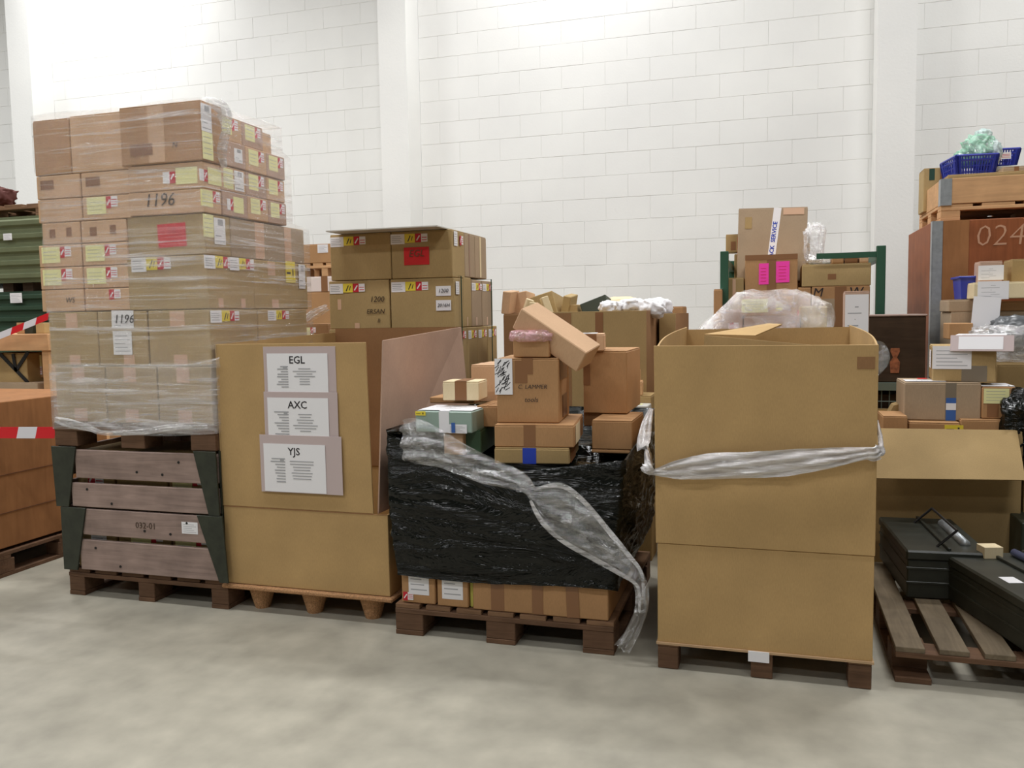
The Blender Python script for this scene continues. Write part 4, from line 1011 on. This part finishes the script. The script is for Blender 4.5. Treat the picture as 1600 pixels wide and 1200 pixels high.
wb('tan carton behind the green post beside the pink-labelled one', P(1137, 460, SY1).x, P(1162, 460, SY1).x, SY1, SY1 + .4, zsh + .001, P(1150, 434, SY1).z, m=K_TAN, strips=[('f', .3, .5, .6, .98, T_CLEAR)])
px('narrow carton with a white top outside the green post', 1115, 1128, 452, 488, SY1 - .15, d=.12, z=0, m=K_ORANGE, h=P(1120, 452, SY1 - .15).z, marks=[('t', .5, .5, 'doc', .06, .1)])
pk = px('brown carton with two neon pink labels', 1164, 1246, 398, 455, SY1, d=.45, z=zsh + .001, m=K_ORANGE, h=P(1200, 398, SY1).z - zsh, marks=[('f', .36, .74, 'pink', .07, .155), ('f', .72, .76, 'pink', .095, .155)], strips=[('f', .42, .6, .35, 1, T_BROWN), ('f', 0, 1, .93, 1, T_BROWN)])
lc = px('large carton with blue and white printed tape, leaning above the stillage', 1150, 1258, 326, 432, SY + .5, d=.4, m=K_GREY, z=P(1200, 432, SY + .5).z - .05,
        strips=[('f', .46, .57, 0, 1, WHITE, -.1), ('f', .1, .2, .72, .88, K_TAN), ('f', .65, .95, .9, .99, T_CLEAR)], marks=[('l', .3, .5, 'red', .06, .2)])
lc.o.rotation_euler = (-.06, .02, .03)
write(lc.o, basis('f', lc.w, lc.d, lc.h), lc.w * .515, lc.h * .55, 'PACK  SERVICE', .045, T_BLUE, rot=PI / 2 - .1, shear=0, bold=.001, lift=.002)
wb('plain carton supporting the leaning printed-tape carton', P(1150, 440, SY + .5).x, P(1262, 440, SY + .5).x, SY + .5, SY + .78, zsh + .001, P(1200, 432, SY + .5).z - .055, m=K_ORANGE)
px('tan carton edge behind the leaning carton', 1134, 1160, 366, 394, SY + .95, d=.2, m=K_TAN, z=P(1147, 394, SY + .95).z, strips=[('f', .3, .6, .1, .6, T_BROWN)])
px('tan carton behind, supporting the small upper one', 1147, 1264, 395, 470, SY + .95, d=.25, m=K_TAN, z=zsh)
px('upright tan carton beside the leaning printed-tape carton', 1256, 1265, 362, 412, SY + .75, d=.15, m=K_TAN, z=P(1260, 412, SY + .6).z - .03)
bundle('clear plastic bag bulging above the long olive carton', P(1272, 400, SY + .3).x, SY + .3, P(1272, 413, SY + .3).z, .07, .1, .14, film('clear_bag', haze=.12, haze_max=.75, scale=(22, 22, 22), pos=(.42, .7), gloss=.2), 'plastic_bag', 'bag', 4)
bundle('crumpled film lying on the long olive carton', P(1300, 400, SY + .2).x, SY + .25, P(1310, 412, SY1).z + .001, .16, .14, .035, MATS['clear_bag'], 'plastic_bag', 'bag', 6)
for i, (xa, xb, m_) in enumerate(((1300, 1318, K_ORANGE), (1320, 1340, T_BROWN), (1343, 1357, K_PINK))):
    px('small brown offcut on the long olive carton, %s' % ('beside the crumpled film', 'in the middle, darkest', 'by the green post')[i], xa, xb, 400 - i, 412, SY1 + .03, d=.2, z=P(1310, 412, SY1).z + .001, m=m_, top=False, name='carton_offcut', cat='cardboard')
# upright white papers
wpz = P(1335, 530, 5.9).z
pb_ = px('tall upright pale carton with white papers stuck on, beside the dark chest', 1318, 1357, 455, 560, 4.6, d=.09, m=K_MAUVE, z=0, h=P(1335, 455, 4.6).z, marks=[('f', .5, .905, 'doc', .11, .26), ('f', .34, .80, 'w', .085, .24)])

# ================================================================== H: right-hand side
# pallet with ammunition boxes
PZ = .144
pallet('dull grey wooden pallet carrying the dark metal boxes', .465, 1.66, 3.50, 4.68, 0, PALGREY, boards=8, m2=PALDARK, block=.13, bw=.105, inset=.1)
def ammo(label, L_, W_, h, loc, rz, lid=.045):
    r = empty('metal_box', loc, rz, label, 'metal box')
    MB().box(-W_ / 2, W_ / 2, -L_ / 2, L_ / 2, 0, h - lid).build('box_body', AMMO, r, bevel=.006)
    MB().box(-W_ / 2 - .006, W_ / 2 + .006, -L_ / 2 - .006, L_ / 2 + .006, h - lid, h).build('lid', AMMO, r, bevel=.008)
    for zc_ in (h * .3, h * .6): MB().box(-W_ / 2 - .004, W_ / 2 + .004, -L_ / 2 - .004, L_ / 2 + .004, zc_, zc_ + .012).build('rib', AMMO, r, bevel=.002)
    for s in (-1, 1):
        hd = MB(); x0_ = W_ * .12
        hd.tube([(x0_ if s > 0 else x0_, 0, 0)] * 2, .001, 3) if False else None
    MB().box(0, W_ * .04, -L_ / 2 + .01, L_ / 2 - .01, h, h + .014).build('rib', AMMO, r, bevel=.002)
    return r
a1 = ammo('dark metal box with a raised wire handle, farther on the grey pallet', .64, .34, .22, (0, 0, 0), 0)
c1 = P(1392, 905, 4.0)
def corner(o, W_, L_, x, y, deg):
    """stand o with its near corner (-W/2, -L/2) at x, y"""
    a = math.radians(deg); c, s_ = math.cos(a), math.sin(a); vx, vy = W_ / 2, L_ / 2
    o.location = (x + vx * c - vy * s_, y + vx * s_ + vy * c, PZ + .001); o.rotation_euler = (0, 0, a)
corner(a1, .34, .64, .587, 4.11, 3.9)
hp = [(-.03, -.24, .22), (.05, -.25, .30), (.05, .2, .30), (-.03, .21, .22)]
MB().tube(hp, .006, 6).build('wire_handle', BLACK, a1)
MB().tube([(.1, -.2, .225), (.1, .2, .225)], .022, 10).build('rolled_clasp', GALV, a1, smooth=True)
a2 = ammo('long dark metal box with a small white sticker, nearer on the grey pallet', .66, .36, .2, (0, 0, 0), 0)
corner(a2, .36, .66, .925, 3.53, 15.5)
MB().box(-.13, -.07, -.1, -.02, .2, .2012).build('label', WHITE, a2)
MB().tube([(.1, -.28, .215), (.1, .28, .215)], .018, 8).build('rolled_clasp', plain('bluish_steel', srgb(120, 126, 160), .25, .6, .6), a2, smooth=True)
MB().tube([(.15, -.3, .215), (.15, .3, .215)], .008, 6).build('hinge_rod', AMMO, a2)
tg = MB().box(-.05, .03, .24, .31, .2005, .25); tg.build('card_tag', K_CREAM, a2)
# flap box
QY = 4.92
qx0, qx1 = P(1366, 760, QY).x - .05, P(1596, 760, QY).x
qz = P(1480, 672, QY).z
ob = openbin('open cardboard bin with its long front flap folded out, behind the dark metal boxes', qx0, qx1, QY, QY + 1.0, .0, qz, K_TAN)
p = [P(1360, 748, QY - .22) - ob.location, P(1602, 751, QY - .22) - ob.location, P(1589, 673, QY) - ob.location, P(1366, 670, QY) - ob.location]
sheet('front_flap', K_TAN, ob, [tuple(v) for v in p], .006)
fz = qz - .1
flm = MB().box(qx0 + .01, qx1 - .01, QY + .01, QY + .98, fz - .05, fz)
tag(flm.build('flattened_cartons', K_TAN), 'flattened cartons filling the flap-fronted bin', 'cardboard', kind='stuff')
r1_ = px('flat carton with yellow sticker in the flap-fronted bin', 1420, 1500, 660, 676, QY + .06, d=.4, z=fz + .001, m=K_ORANGE, marks=[('f', .88, .75, 'ys', .09, .04), ('f', .35, .45, 'red', .03, .02)])
r2_ = px('flat carton beside the yellow-stickered one in the flap-fronted bin', 1501, 1590, 656, 676, QY + .08, d=.4, z=fz + .001, m=K_ORANGE)
px('low carton end at the film-band side of the flap-fronted bin', 1379, 1418, 650, 672, QY + .05, d=.25, z=fz + .001, m=K_ORANGE)
tri = MB().prism([(0, 0), (.16, 0), (.16, .1), (.03, .06)], 0, .12).build('carton_wedge', K_TAN, loc=(P(1384, 645, QY + .45).x, QY + .35, P(1384, 648, QY + .4).z))
tag(tri, 'wedge of torn cardboard against the greyish carton', 'cardboard')
r3_ = px('greyish carton with a blue and white tape strip', 1412, 1532, 598, 661, QY + .14, d=.32, z=r1_.top + .002, m=K_GREY, strips=[('f', .54, .68, 0, 1, T_GREY), ('f', .55, .68, 0, .6, BLUE), ('f', .55, .68, .28, .46, WHITE)], marks=[('t', .3, .3, 'doc', .2, .12), ('t', .32, .7, 'red', .05, .05)])
px('carton with a pale yellow label beside the blue-taped one', 1534, 1586, 605, 655, QY + .12, d=.25, z=r2_.top + .002, m=K_ORANGE, marks=[('f', .42, .72, 'y', .12, .08), ('t', .5, .5, 'doc', .16, .2)], strips=[('f', .15, .5, .05, .5, T_BROWN)])
r4_ = px('carton with white forms on its front and side', 1457, 1556, 541, 598, QY + .2, d=.34, yaw=-.1, z=r3_.top + .002, m=K_TAN, marks=[('f', .3, .68, 'w', .19, .125), ('l', .5, .6, 'doc', .12, .1)], strips=[('f', .46, .86, 0, .45, T_GREY)])
r5_ = px('flat carton with a document pouch draped over its front', 1490, 1566, 524, 543, QY + .2, d=.3, yaw=-.25, z=r4_.top + .002, m=K_TAN, marks=[('t', .55, .45, 'doc', .24, .24)])
dp = MB().box(-.15, .15, -.004, 0, -.09, .0).build('document_pouch', plain('pouch_plastic', srgb(196, 178, 176)), r5_.o, bevel=.001); dp.location = (.02, -r5_.d / 2 - .004, r5_.h); dp.rotation_euler = (-.35, 0, 0)
MB().box(-.11, .1, -.0055, -.0042, -.08, -.008).build('document_sheet', WHITE, dp)
# mesh container with dark chest
MY = 5.95
mx0, mx1 = P(1330, 600, MY).x, P(1452, 600, MY).x
mz = P(1400, 598, MY).z
mc = empty('mesh_container', (mx0, MY, 0), 0, 'grey-green wire mesh container under the dark wooden chest', 'container')
wM = mx1 - mx0
GG = plain('dull_green_steel', srgb(110, 122, 112), .5, .4, .3)
for xx in (0, wM - .04):
    for yy in (0, .46): MB().box(xx, xx + .04, yy, yy + .04, 0, mz).build('post', GG, mc)
MB().box(-.01, wM + .01, -.012, .028, mz - .05, mz).build('rail', GG, mc); MB().box(0, wM, .47, .51, mz - .05, mz).build('rail', GG, mc)
for xx in (0, wM - .04): MB().box(xx, xx + .04, .04, .46, mz - .05, mz).build('rail', GG, mc)
wm = MB()
for i in range(1, 10): wm.tube([(wM * i / 10, .01, .1), (wM * i / 10, .01, mz - .05)], .003, 5)
for i in range(1, 12): wm.tube([(0, .01, .1 + i * .075), (wM, .01, .1 + i * .075)], .003, 5)
tag(wm.build('wire_mesh', GG, mc), kind='stuff')
MB().box(0, wM, 0, .5, .08, .1).build('deck', GG, mc)
wb('dark filler box added inside the wire mesh container', mx0 + .05, mx1 - .05, MY + .06, MY + .44, .102, mz - .08, m=DARKWOOD, top=False, cat='crate', name='wooden_crate')  # made-up dark box that keeps the view through the mesh dark
mzt = P(1400, 492, MY).z
ch = empty('wooden_chest', (mx0 + .02, MY + .02, mz + .002), 0, 'dark brown wooden chest with a rusty hasp standing on the mesh container', 'chest')
wC = P(1447, 540, MY).x - mx0 - .02; hC = mzt - mz
MB().box(0, wC, 0, .45, 0, hC - .012).build('chest_body', DARKWOOD, ch, bevel=.004)
MB().box(-.008, wC + .008, -.008, .46, hC - .012, hC).build('lid', GREYWOOD, ch, bevel=.003)
hx = P(1399, 560, MY).x - mx0 - .02
MB().prism([(hx - .025, .06), (hx + .025, .06), (hx + .03, .13), (hx + .012, .16), (hx + .028, .2), (hx + .026, .22), (hx - .026, .22), (hx - .028, .2), (hx - .012, .16), (hx - .03, .13)], -.006, 0).build('hasp', plain('rusty_metal', srgb(150, 90, 58), .6, nscale=40, namp=.4), ch)
# plywood crate
RY = 6.4
rx0 = P(1456, 430, RY).x; rx1 = rx0 + 1.3
rz1 = P(1520, 343, RY).z
yb2 = YX(1418, rx0)
cr = empty('plywood_crate', (rx0, RY, 0), 0, 'big reddish plywood crate with chalked 024 and a steel corner strip', 'crate')
dR = min(yb2, 8.6) - RY
MB().box(0, rx1 - rx0, 0, dR, .1, rz1).build('crate_body', PLY, cr, bevel=.004)
MB().box(-.001, .06, -.008, 0, .1, rz1).build('corner_strip', GALV, cr); MB().box(-.006, 0, -.008, .05, .1, rz1).build('corner_strip', GALV, cr)
MB().box(.062, .22, -.004, 0, .1, rz1).build('edge_batten', CRATEWOOD, cr)
for xx in (.05, .6, 1.15): MB().box(xx, xx + .1, 0, dR, 0, .1).build('skid', PALWOOD, cr)
write(cr, BF, P(1562, 370, RY).x - rx0, P(1562, 369, RY).z, '024', .2, plain('chalk', srgb(196, 150, 120), .8), shear=.1, bold=-.003, lift=.001)
nt_ = MB().prism([(P(1480, 430, RY).x - rx0, P(1480, 430, RY).z), (P(1494, 430, RY).x - rx0, P(1480, 430, RY).z), (P(1491, 413, RY).x - rx0, P(1480, 413, RY).z), (P(1483, 413, RY).x - rx0, P(1480, 413, RY).z)], -.003, 0)
nt_.build('paper_scrap', K_CREAM, cr)
# pallet and collar on the crate
pz0 = rz1 + .002
pxa = P(1470, 330, RY + .05).x
pallet('fresh pine pallet on top of the plywood crate', pxa, pxa + 1.2, RY + .05, RY + .95, pz0, NEWWOOD, h=P(1520, 317, RY + .05).z - pz0, boards=5, block=.12)
cz0 = P(1520, 317, RY + .05).z + .001; cz1 = P(1520, 277, RY + .05).z
co = empty('pallet_collar', (pxa, RY + .05, cz0), 0, 'fresh pine pallet collar with steel hinges on the plywood crate', 'collar')
hc = cz1 - cz0
MB().box(.0, 1.2, 0, .02, 0, hc).build('board', NEWWOOD, co, bevel=.002); MB().box(0, 1.2, .87, .89, 0, hc).build('board', NEWWOOD, co, bevel=.002)
MB().box(0, .02, .02, .87, 0, hc).build('board', NEWWOOD, co, bevel=.002); MB().box(1.18, 1.2, .02, .87, 0, hc).build('board', NEWWOOD, co, bevel=.002)
MB().box(0, .065, -.004, 0, -.01, hc).build('hinge', GALV, co); MB().box(-.004, 0, 0, .08, -.01, hc).build('hinge', GALV, co)
MB().box(.03, 1.17, .03, .86, 0, .01).build('base_board', NEWWOOD, co)
ci = cz0 + .012
px('olive carton with green and brown tape squares standing in the pine collar', 1443, 1486, 262, 292, RY + .62, d=.22, z=ci, m=K_OLIVE, marks=[], strips=[('f', .2, .4, .72, .98, STRAP), ('f', .6, .8, .72, .98, T_BROWN)], h=P(1465, 262, RY + .62).z - ci)
def basket(label, loc, w, d, h, rz):
    r = empty('plastic_basket', loc, rz, label, 'basket')
    MB().box(-w * .42, w * .42, -d * .42, d * .42, 0, .008).build('base', BASKET, r)
    rim = MB()
    for (a, b_) in (((-w / 2, -d / 2), (w / 2, -d / 2)), ((w / 2, -d / 2), (w / 2, d / 2)), ((w / 2, d / 2), (-w / 2, d / 2)), ((-w / 2, d / 2), (-w / 2, -d / 2))):
        rim.tube([(a[0], a[1], h), (b_[0], b_[1], h)], .009, 6)
        rim.tube([(a[0] * .96, a[1] * .96, h - .03), (b_[0] * .96, b_[1] * .96, h - .03)], .008, 6)
    rim.build('rim', BASKET, r)
    wl_ = MB()
    for side in range(4):
        n_ = 14 if side % 2 == 0 else 9
        for i in range(n_ + 1):
            s = -1 + 2 * i / n_
            top = {0: (s * w / 2, -d / 2), 1: (w / 2, s * d / 2), 2: (s * w / 2, d / 2), 3: (-w / 2, s * d / 2)}[side]
            rr_ = .011 if i in (0, 1, n_ - 1, n_) else .005
            wl_.tube([(top[0], top[1], h), (top[0] * .84, top[1] * .84, 0)], rr_, 5)
        for zc_ in (.25, .5, .75):
            k_ = .84 + .16 * zc_; a = [(-1, -1), (1, -1), (1, 1), (-1, 1)][side]; b_ = [(1, -1), (1, 1), (-1, 1), (-1, -1)][side]
            wl_.tube([(a[0] * w / 2 * k_, a[1] * d / 2 * k_, h * zc_), (b_[0] * w / 2 * k_, b_[1] * d / 2 * k_, h * zc_)], .004, 5)
    tag(wl_.build('lattice', BASKET, r), kind='stuff')
    return r
by = RY + .25
bx0, bx1 = P(1492, 270, by).x, P(1552, 270, by).x
bz0 = max(ci, P(1520, 275, by).z)
bh = P(1520, 242, by).z - P(1520, 275, by).z
MB_s = wb('flat carton lining the pine collar under the baskets', pxa + .05, pxa + 1.1, RY + .12, RY + .6, ci, bz0 - .001, m=K_OLIVE, top=True) if bz0 - ci > .03 else None
basket('blue plastic basket heaped with green bubble packs', ((bx0 + bx1) / 2, by + .18, bz0), (bx1 - bx0) * 1.12, .34, bh, .12)
gb = film('green_bubble_film', haze=.45, haze_max=.9, scale=(30, 30, 30), tint=(.35, .72, .5, 1), pos=(.4, .62), bump=1, gloss=.2)
gb2 = film('pale_bubble_film', haze=.4, haze_max=.9, scale=(30, 30, 30), tint=(.7, .88, .85, 1), pos=(.4, .62), bump=1, gloss=.2)
for i, (x, y, r_, m_, lb) in enumerate(((1508, 238, .06, gb, 'small green bubble pack at the edge of the blue basket'), (1528, 230, .09, gb, 'large green bubble pack in the middle of the blue basket'), (1545, 232, .075, gb2, 'pale bubble pack on the heaped blue basket'), (1536, 216, .05, gb2, 'whitish bubble pack topmost in the blue basket'))):
    c_ = P(x, y + 12, by + .15)
    bundle(lb, c_.x, by + .17, max(bz0 + .02, c_.z - .06) if i < 3 else c_.z, r_, r_, r_ * 1.0, m_, 'bubble_pack', 'bubble pack', i + 3)
b2x = P(1572, 250, by).x
b2 = basket('second blue basket with a red and white label, behind the heaped one', (b2x, by + .3, P(1572, 258, by + .2).z), .24, .22, .11, .1)
sticker(b2, Matrix.Translation((0, -.012, 0)) @ basis('f', .24, .22, .11), .12, .06, 'r', .12, .05)
px('flat greyish box with brown tape beside the blue baskets', 1566, 1640, 259, 275, RY + .15, d=.3, m=K_GREY, z=bz0, strips=[('f', .25, .35, 0, 1, T_BROWN)])
px('pale flat box under the second blue basket', 1555, 1620, 258, 270, RY + .45, d=.25, m=CARDGREY, z=bz0, top=False)
# things stacked in front of the crate
hy = 5.95
h1 = px('tall greyish carton at the foot of the crate, base of the white-slipped pile', 1482, 1660, 486, 640, hy, d=.35, z=0, m=K_GREY, h=P(1570, 486, hy).z)
h2 = px('low greyish carton under the cream box', 1482, 1528, 468, 485, hy, d=.3, z=h1.top + .001, m=K_GREY)
h3 = px('orange-brown carton under the cream box', 1560, 1650, 470, 485, hy, d=.3, z=h1.top + .001, m=K_ORANGE)
tr_ = empty('storage_bin', P(1508, 468, hy + .05), 0, 'blue plastic bin wedged behind the cream box', 'bin')
MB().box(-.03, .12, 0, .25, 0, .14, taper=.85).box(-.04, .13, -.01, .26, .13, .145).build('bin_body', BASKET, tr_, bevel=.003)
tr_.location.z = h2.top + .002
h4 = px('cream box with a bright white document pouch on its front', 1521, 1650, 440, 466, hy - .12, d=.3, z=h2.top + .002 if False else max(h2.top, h3.top) + .002, m=K_CREAM, marks=[('f', .24, .5, 'doc', .17, .11)])
h5 = px('small cartons with a document pouch on the cream box', 1530, 1566, 408, 438, hy - .05, d=.15, z=h4.top + .002, m=K_MAUVE, marks=[('f', .5, .45, 'doc', .14, .09)])
px('tan carton on the cream box at the picture edge', 1580, 1660, 404, 437, hy + .0, d=.2, z=h4.top + .002, m=K_TAN)
sl = MB().box(-.075, .075, -.004, 0, -.19, 0).build('document_sleeve', WHITE, loc=P(1543, 464, hy - .14)); sl.rotation_euler = (-.05, .08, 0)
tag(sl, 'white sleeved form hanging below the cream box', 'document')
h6 = px('orange-brown open carton behind the draped pouch', 1482, 1520, 505, 530, 5.75, d=.18, z=P(1500, 530, 5.75).z, m=K_ORANGE, top=False)
px('tall tan carton at the picture edge beside the white forms', 1555, 1680, 572, 650, 5.45, d=.4, z=fz + .001, m=K_TAN, h=P(1590, 570, 5.45).z - fz)
bundle('large clear plastic bag slumped at the picture edge', P(1592, 560, 5.4).x, 5.62, P(1590, 570, 5.45).z + .001, .2, .17, .1, MATS['clear_bag'], 'plastic_bag', 'bag', 8)
bundle('dark grey plastic bag behind the clear one at the picture edge', P(1592, 540, 5.72).x + .02, 5.76, P(1590, 555, 5.7).z, .16, .06, .1, plain('grey_bag', srgb(96, 98, 100), .25, .6), 'plastic_bag', 'bag', 9)
bundle('black plastic bag beyond the flap-fronted bin', P(1606, 670, 4.9).x + .02, 5.05, .65, .12, .15, .16, BLACKFILM, 'plastic_bag', 'bag', 11)
px('dark green box beyond the flap-fronted bin', 1594, 1660, 815, 900, 4.7, d=.4, z=0, m=GREENPAINT, top=False, cat='box', name='metal_box', h=P(1610, 818, 4.7).z)
wb('brown carton under the black bag beyond the flap-fronted bin', qx1 + .02, qx1 + .5, 4.95, 5.35, 0, .65, m=K_TAN)

# ================================================================== I: left edge
ly = 6.2
lx1 = P(70, 420, ly).x
def container(label, z0, z1, m, n, xa=-8.3, yo=0):
    r = empty('steel_container', (xa, ly + yo, z0), 0, label, 'container'); w = lx1 - xa; h = z1 - z0
    MB().box(0, w, .03, 1.0, 0, h).build('container_body', m, r)
    for i in range(n):
        zc_ = h * (i + .5) / n; hh = h / n * .3
        MB().prism([(.03, zc_ - hh), (0, zc_ - hh * .5), (0, zc_ + hh * .5), (.03, zc_ + hh)], 0, w + .012, 'x').build('rib', m, r)
    return r
zL = [P(35, y, ly).z for y in (517, 455, 441, 337)]
c2 = container('dark green ribbed steel container in the stack by the crate', zL[0] - .25, zL[1], GREEN_M, 6)
wb('steel-grey carton supporting the ribbed containers', -8.2, lx1, ly + .05, ly + .95, 0, zL[0] - .252, m=K_INNER)
for xx, lb in ((-6.9, 'dark spacer timber between the ribbed containers, at the picture edge'), (lx1 - .35, 'dark spacer timber between the ribbed containers, by the wrapped stack')):
    tag(MB().box(0, .12, 0, .85, 0, zL[2] - zL[1]).build('spacer_timber', DARKWOOD, loc=(xx, ly + .08, zL[1])), lb, 'timber')
c3 = container('olive ribbed steel container on top of the dark green one', zL[2], zL[3], OLIVE_M, 5)
sticker(c2, BF, P(24, 447, ly).x + 8.3, zL[1] - zL[0] + .25 - .06, 'w', .14, .09); 
sticker(c3, BF, P(12, 370, ly).x + 8.3, P(12, 370, ly).z - zL[2], 'w', .1, .06)
pallet('wooden pallet on top of the olive ribbed container', lx1 - 1.25, lx1 - .02, ly + .05, ly + .9, zL[3] + .001, PALWOOD, h=P(40, 317, ly).z - zL[3])
bundle('dark reddish bundle on the far pallet at the picture edge', P(2, 312, ly + .3).x - .15, ly + .4, P(40, 317, ly + .3).z, .16, .1, .08, plain('dark_red_cloth', srgb(90, 50, 44), .8), 'bundle', 'bundle', 5)
# shelf of cartons between containers and crate
sy = 5.0
sxr = P(76, 560, sy).x
sh = empty('wooden_bench', (sxr - 1.3, sy, 0), 0, 'plain wooden bench with a thick pale top beside the wrapped stack', 'bench')
zb1, zb0 = P(40, 522, sy).z, P(40, 548, sy).z
MB().box(0, 1.3, 0, .6, zb0, zb1).build('bench_top', NEWWOOD, sh, bevel=.003)
for xx in (0.02, 1.22): MB().box(xx, xx + .06, .02, .58, 0, zb0).build('bench_side', NEWWOOD, sh)
for i, (x, m_, lb) in enumerate(((32, K_ORANGE, 'small brown carton on the pale bench top'), (44, GREENPAINT, 'small dark carton on the pale bench top'), (62, K_OLIVE, 'small olive carton at the bench end'))):
    px(lb, x - 6, x + 7, 504, 521, sy + .1, d=.15, z=zb1 + .001, m=m_)
bz = .1
e1 = px('tan carton with crossed black straps under the bench', -20, 44, 552, 600, sy + .08, d=.3, m=K_TAN, z=P(20, 600, sy).z - .02, top=True)
for (x0, y0, x1, y1) in ((0, 553, 44, 598), (20, 553, 25, 580), (44, 550, 24, 580)):
    a = P(x0, y0, sy + .072); c_ = P(x1, y1, sy + .072); d_ = c_ - a; ang = math.atan2(d_.z, d_.x); o = MB().box(0, d_.length, -.002, .002, -.014, .014).build('strap', BLACK, e1.o)
    o.location = Matrix.Rotation(0, 4, 'Z') @ (a - e1.o.location); o.rotation_euler = (0, -ang, 0)
px('carton with a green slip and red sign under the bench end', 45, 74, 555, 588, sy + .2, d=.25, m=K_ORANGE, z=P(60, 590, sy + .2).z, top=False, marks=[('f', .5, .75, 'y', .09, .09), ('f', .5, .3, 'r', .09, .07)])
e2 = px('grey-brown flattened carton pile below the strapped carton', -30, 60, 598, 625, sy + .02, d=.5, m=K_GREY, z=P(20, 625, sy).z, top=True)
wb('brown carton low under the bench', sxr - 1.2, sxr - .1, sy + .05, sy + .55, 0, P(20, 625, sy).z - .002, m=K_INNER)
px('tan carton behind the wooden crate with a pale lid edge', 52, 92, 630, 668, 4.75, d=.3, m=K_TAN, z=0, h=P(70, 628, 4.75).z, strips=[('f', 0, 1, .9, 1, K_CREAM)])
# wooden crate at the left edge
wx = -4.24 + 0.02
wz0, wz1 = .16, P(40, 625, 3.9).z
wcr = empty('wooden_crate', (wx - 1.0, 3.62, wz0), 0, 'orange-brown wooden crate cut by the picture edge', 'crate')
MB().box(0, 1.0, .05, .95, 0, wz1 - wz0).build('crate_body', CRATEWOOD, wcr, bevel=.004)
MB().box(.88, 1.0, 0, .05, 0, wz1 - wz0 + .01).build('corner_batten', NEWWOOD, wcr, bevel=.003)
for zc_ in (.2, .42): MB().box(1.0, 1.003, .05, .95, zc_, zc_ + .004).build('board_joint', T_DARK, wcr)
pallet('wooden pallet under the orange-brown crate', wx - 1.0, wx + .02, 3.64, 4.7, 0, PALDARK)
bundle('crumpled brown packing paper behind the wooden crate', P(80, 800, 4.62).x + .02, 4.64, .0, .09, .07, .19, K_ORANGE, 'packing_paper', 'paper', 12)
# barrier tapes
TR = plain('barrier_red', srgb(214, 30, 40), .4); TW = plain('barrier_white', srgb(226, 224, 230), .4)
def barrier(label, a, b_, hgt, n, start=0, post=None):
    r = empty('barrier_tape', a, 0, label, 'barrier tape')
    d_ = b_ - a; seg = 1.0 / n
    for k in range(n):
        p0 = d_ * (k * seg); p1 = d_ * ((k + 1) * seg)
        mb = MB(); hh = Vector((0, 0, hgt / 2)); sk = Vector((.02, 0, 0)); th = Vector((0, .0015, 0))
        mb.v = [tuple(v) for v in (p0 - hh, p1 - hh, p1 + hh + sk, p0 + hh + sk, p0 - hh + th, p1 - hh + th, p1 + hh + sk + th, p0 + hh + sk + th)]
        mb.f = [(0, 1, 2, 3), (7, 6, 5, 4), (0, 4, 5, 1), (1, 5, 6, 2), (2, 6, 7, 3), (3, 7, 4, 0)]; mb.mi = [0] * 6
        mb.build('stripe', TR if (k + start) % 2 else TW, r)
    return r
barrier('red and white barrier tape sagging in front of the green container', P(-40, 540, 4.9), P(74, 494, 4.9), .055, 6, 0)
barrier('red and white barrier tape stretched low across the wooden crate', P(-60, 676, 3.56), P(84, 676, 3.56), .062, 5, 1)
# ================================================================== J: gap between the two stacks
jy = 6.6
zj = P(495, 400, jy)
pj = pallet('pallet under the cartons glimpsed between the two tall stacks', P(440, 500, jy).x, P(560, 500, jy).x, jy, jy + .8, 0, PALWOOD)
j1 = px('stack base carton glimpsed between the tall stacks', 466, 540, 456, 600, jy, d=.5, z=.146, m=K_ORANGE, h=P(500, 456, jy).z - .146)
j2 = px('white-wrapped carton glimpsed between the tall stacks', 468, 540, 432, 456, jy, d=.45, z=j1.top + .001, m=plain('white_wrapped', srgb(228, 214, 208), .5), strips=[('f', .48, .62, 0, 1, T_BROWN)])
pallet('pallet holding the top carton glimpsed between the tall stacks', P(468, 400, jy).x, P(545, 400, jy).x, jy, jy + .6, j2.top + .001, NEWWOOD, h=P(500, 411, jy).z - j2.top - .001, boards=4, runners=False, block=.06)
px('orange-brown carton topmost between the tall stacks, with a white slip', 468, 540, 381, 411, jy, d=.4, m=K_ORANGE, z=P(500, 411, jy).z + .001, marks=[('f', .52, .75, 'w', .1, .07)])
px('low brown carton with a pale slip between the tall stacks', 471, 514, 490, 560, 5.6, d=.35, m=K_INNER, z=0, h=P(492, 506, 5.6).z, marks=[('f', .3, .96, 'yr', .12, .06)])
fr = ribbon('crumpled_film', [P(471, 507, 5.66), P(490, 492, 5.66), P(515, 480, 5.66)], [.05, .07, .05], MATS['bunched_film'], amp=.02)
tag(fr, 'silvery crumpled film between the tall stacks', 'film')
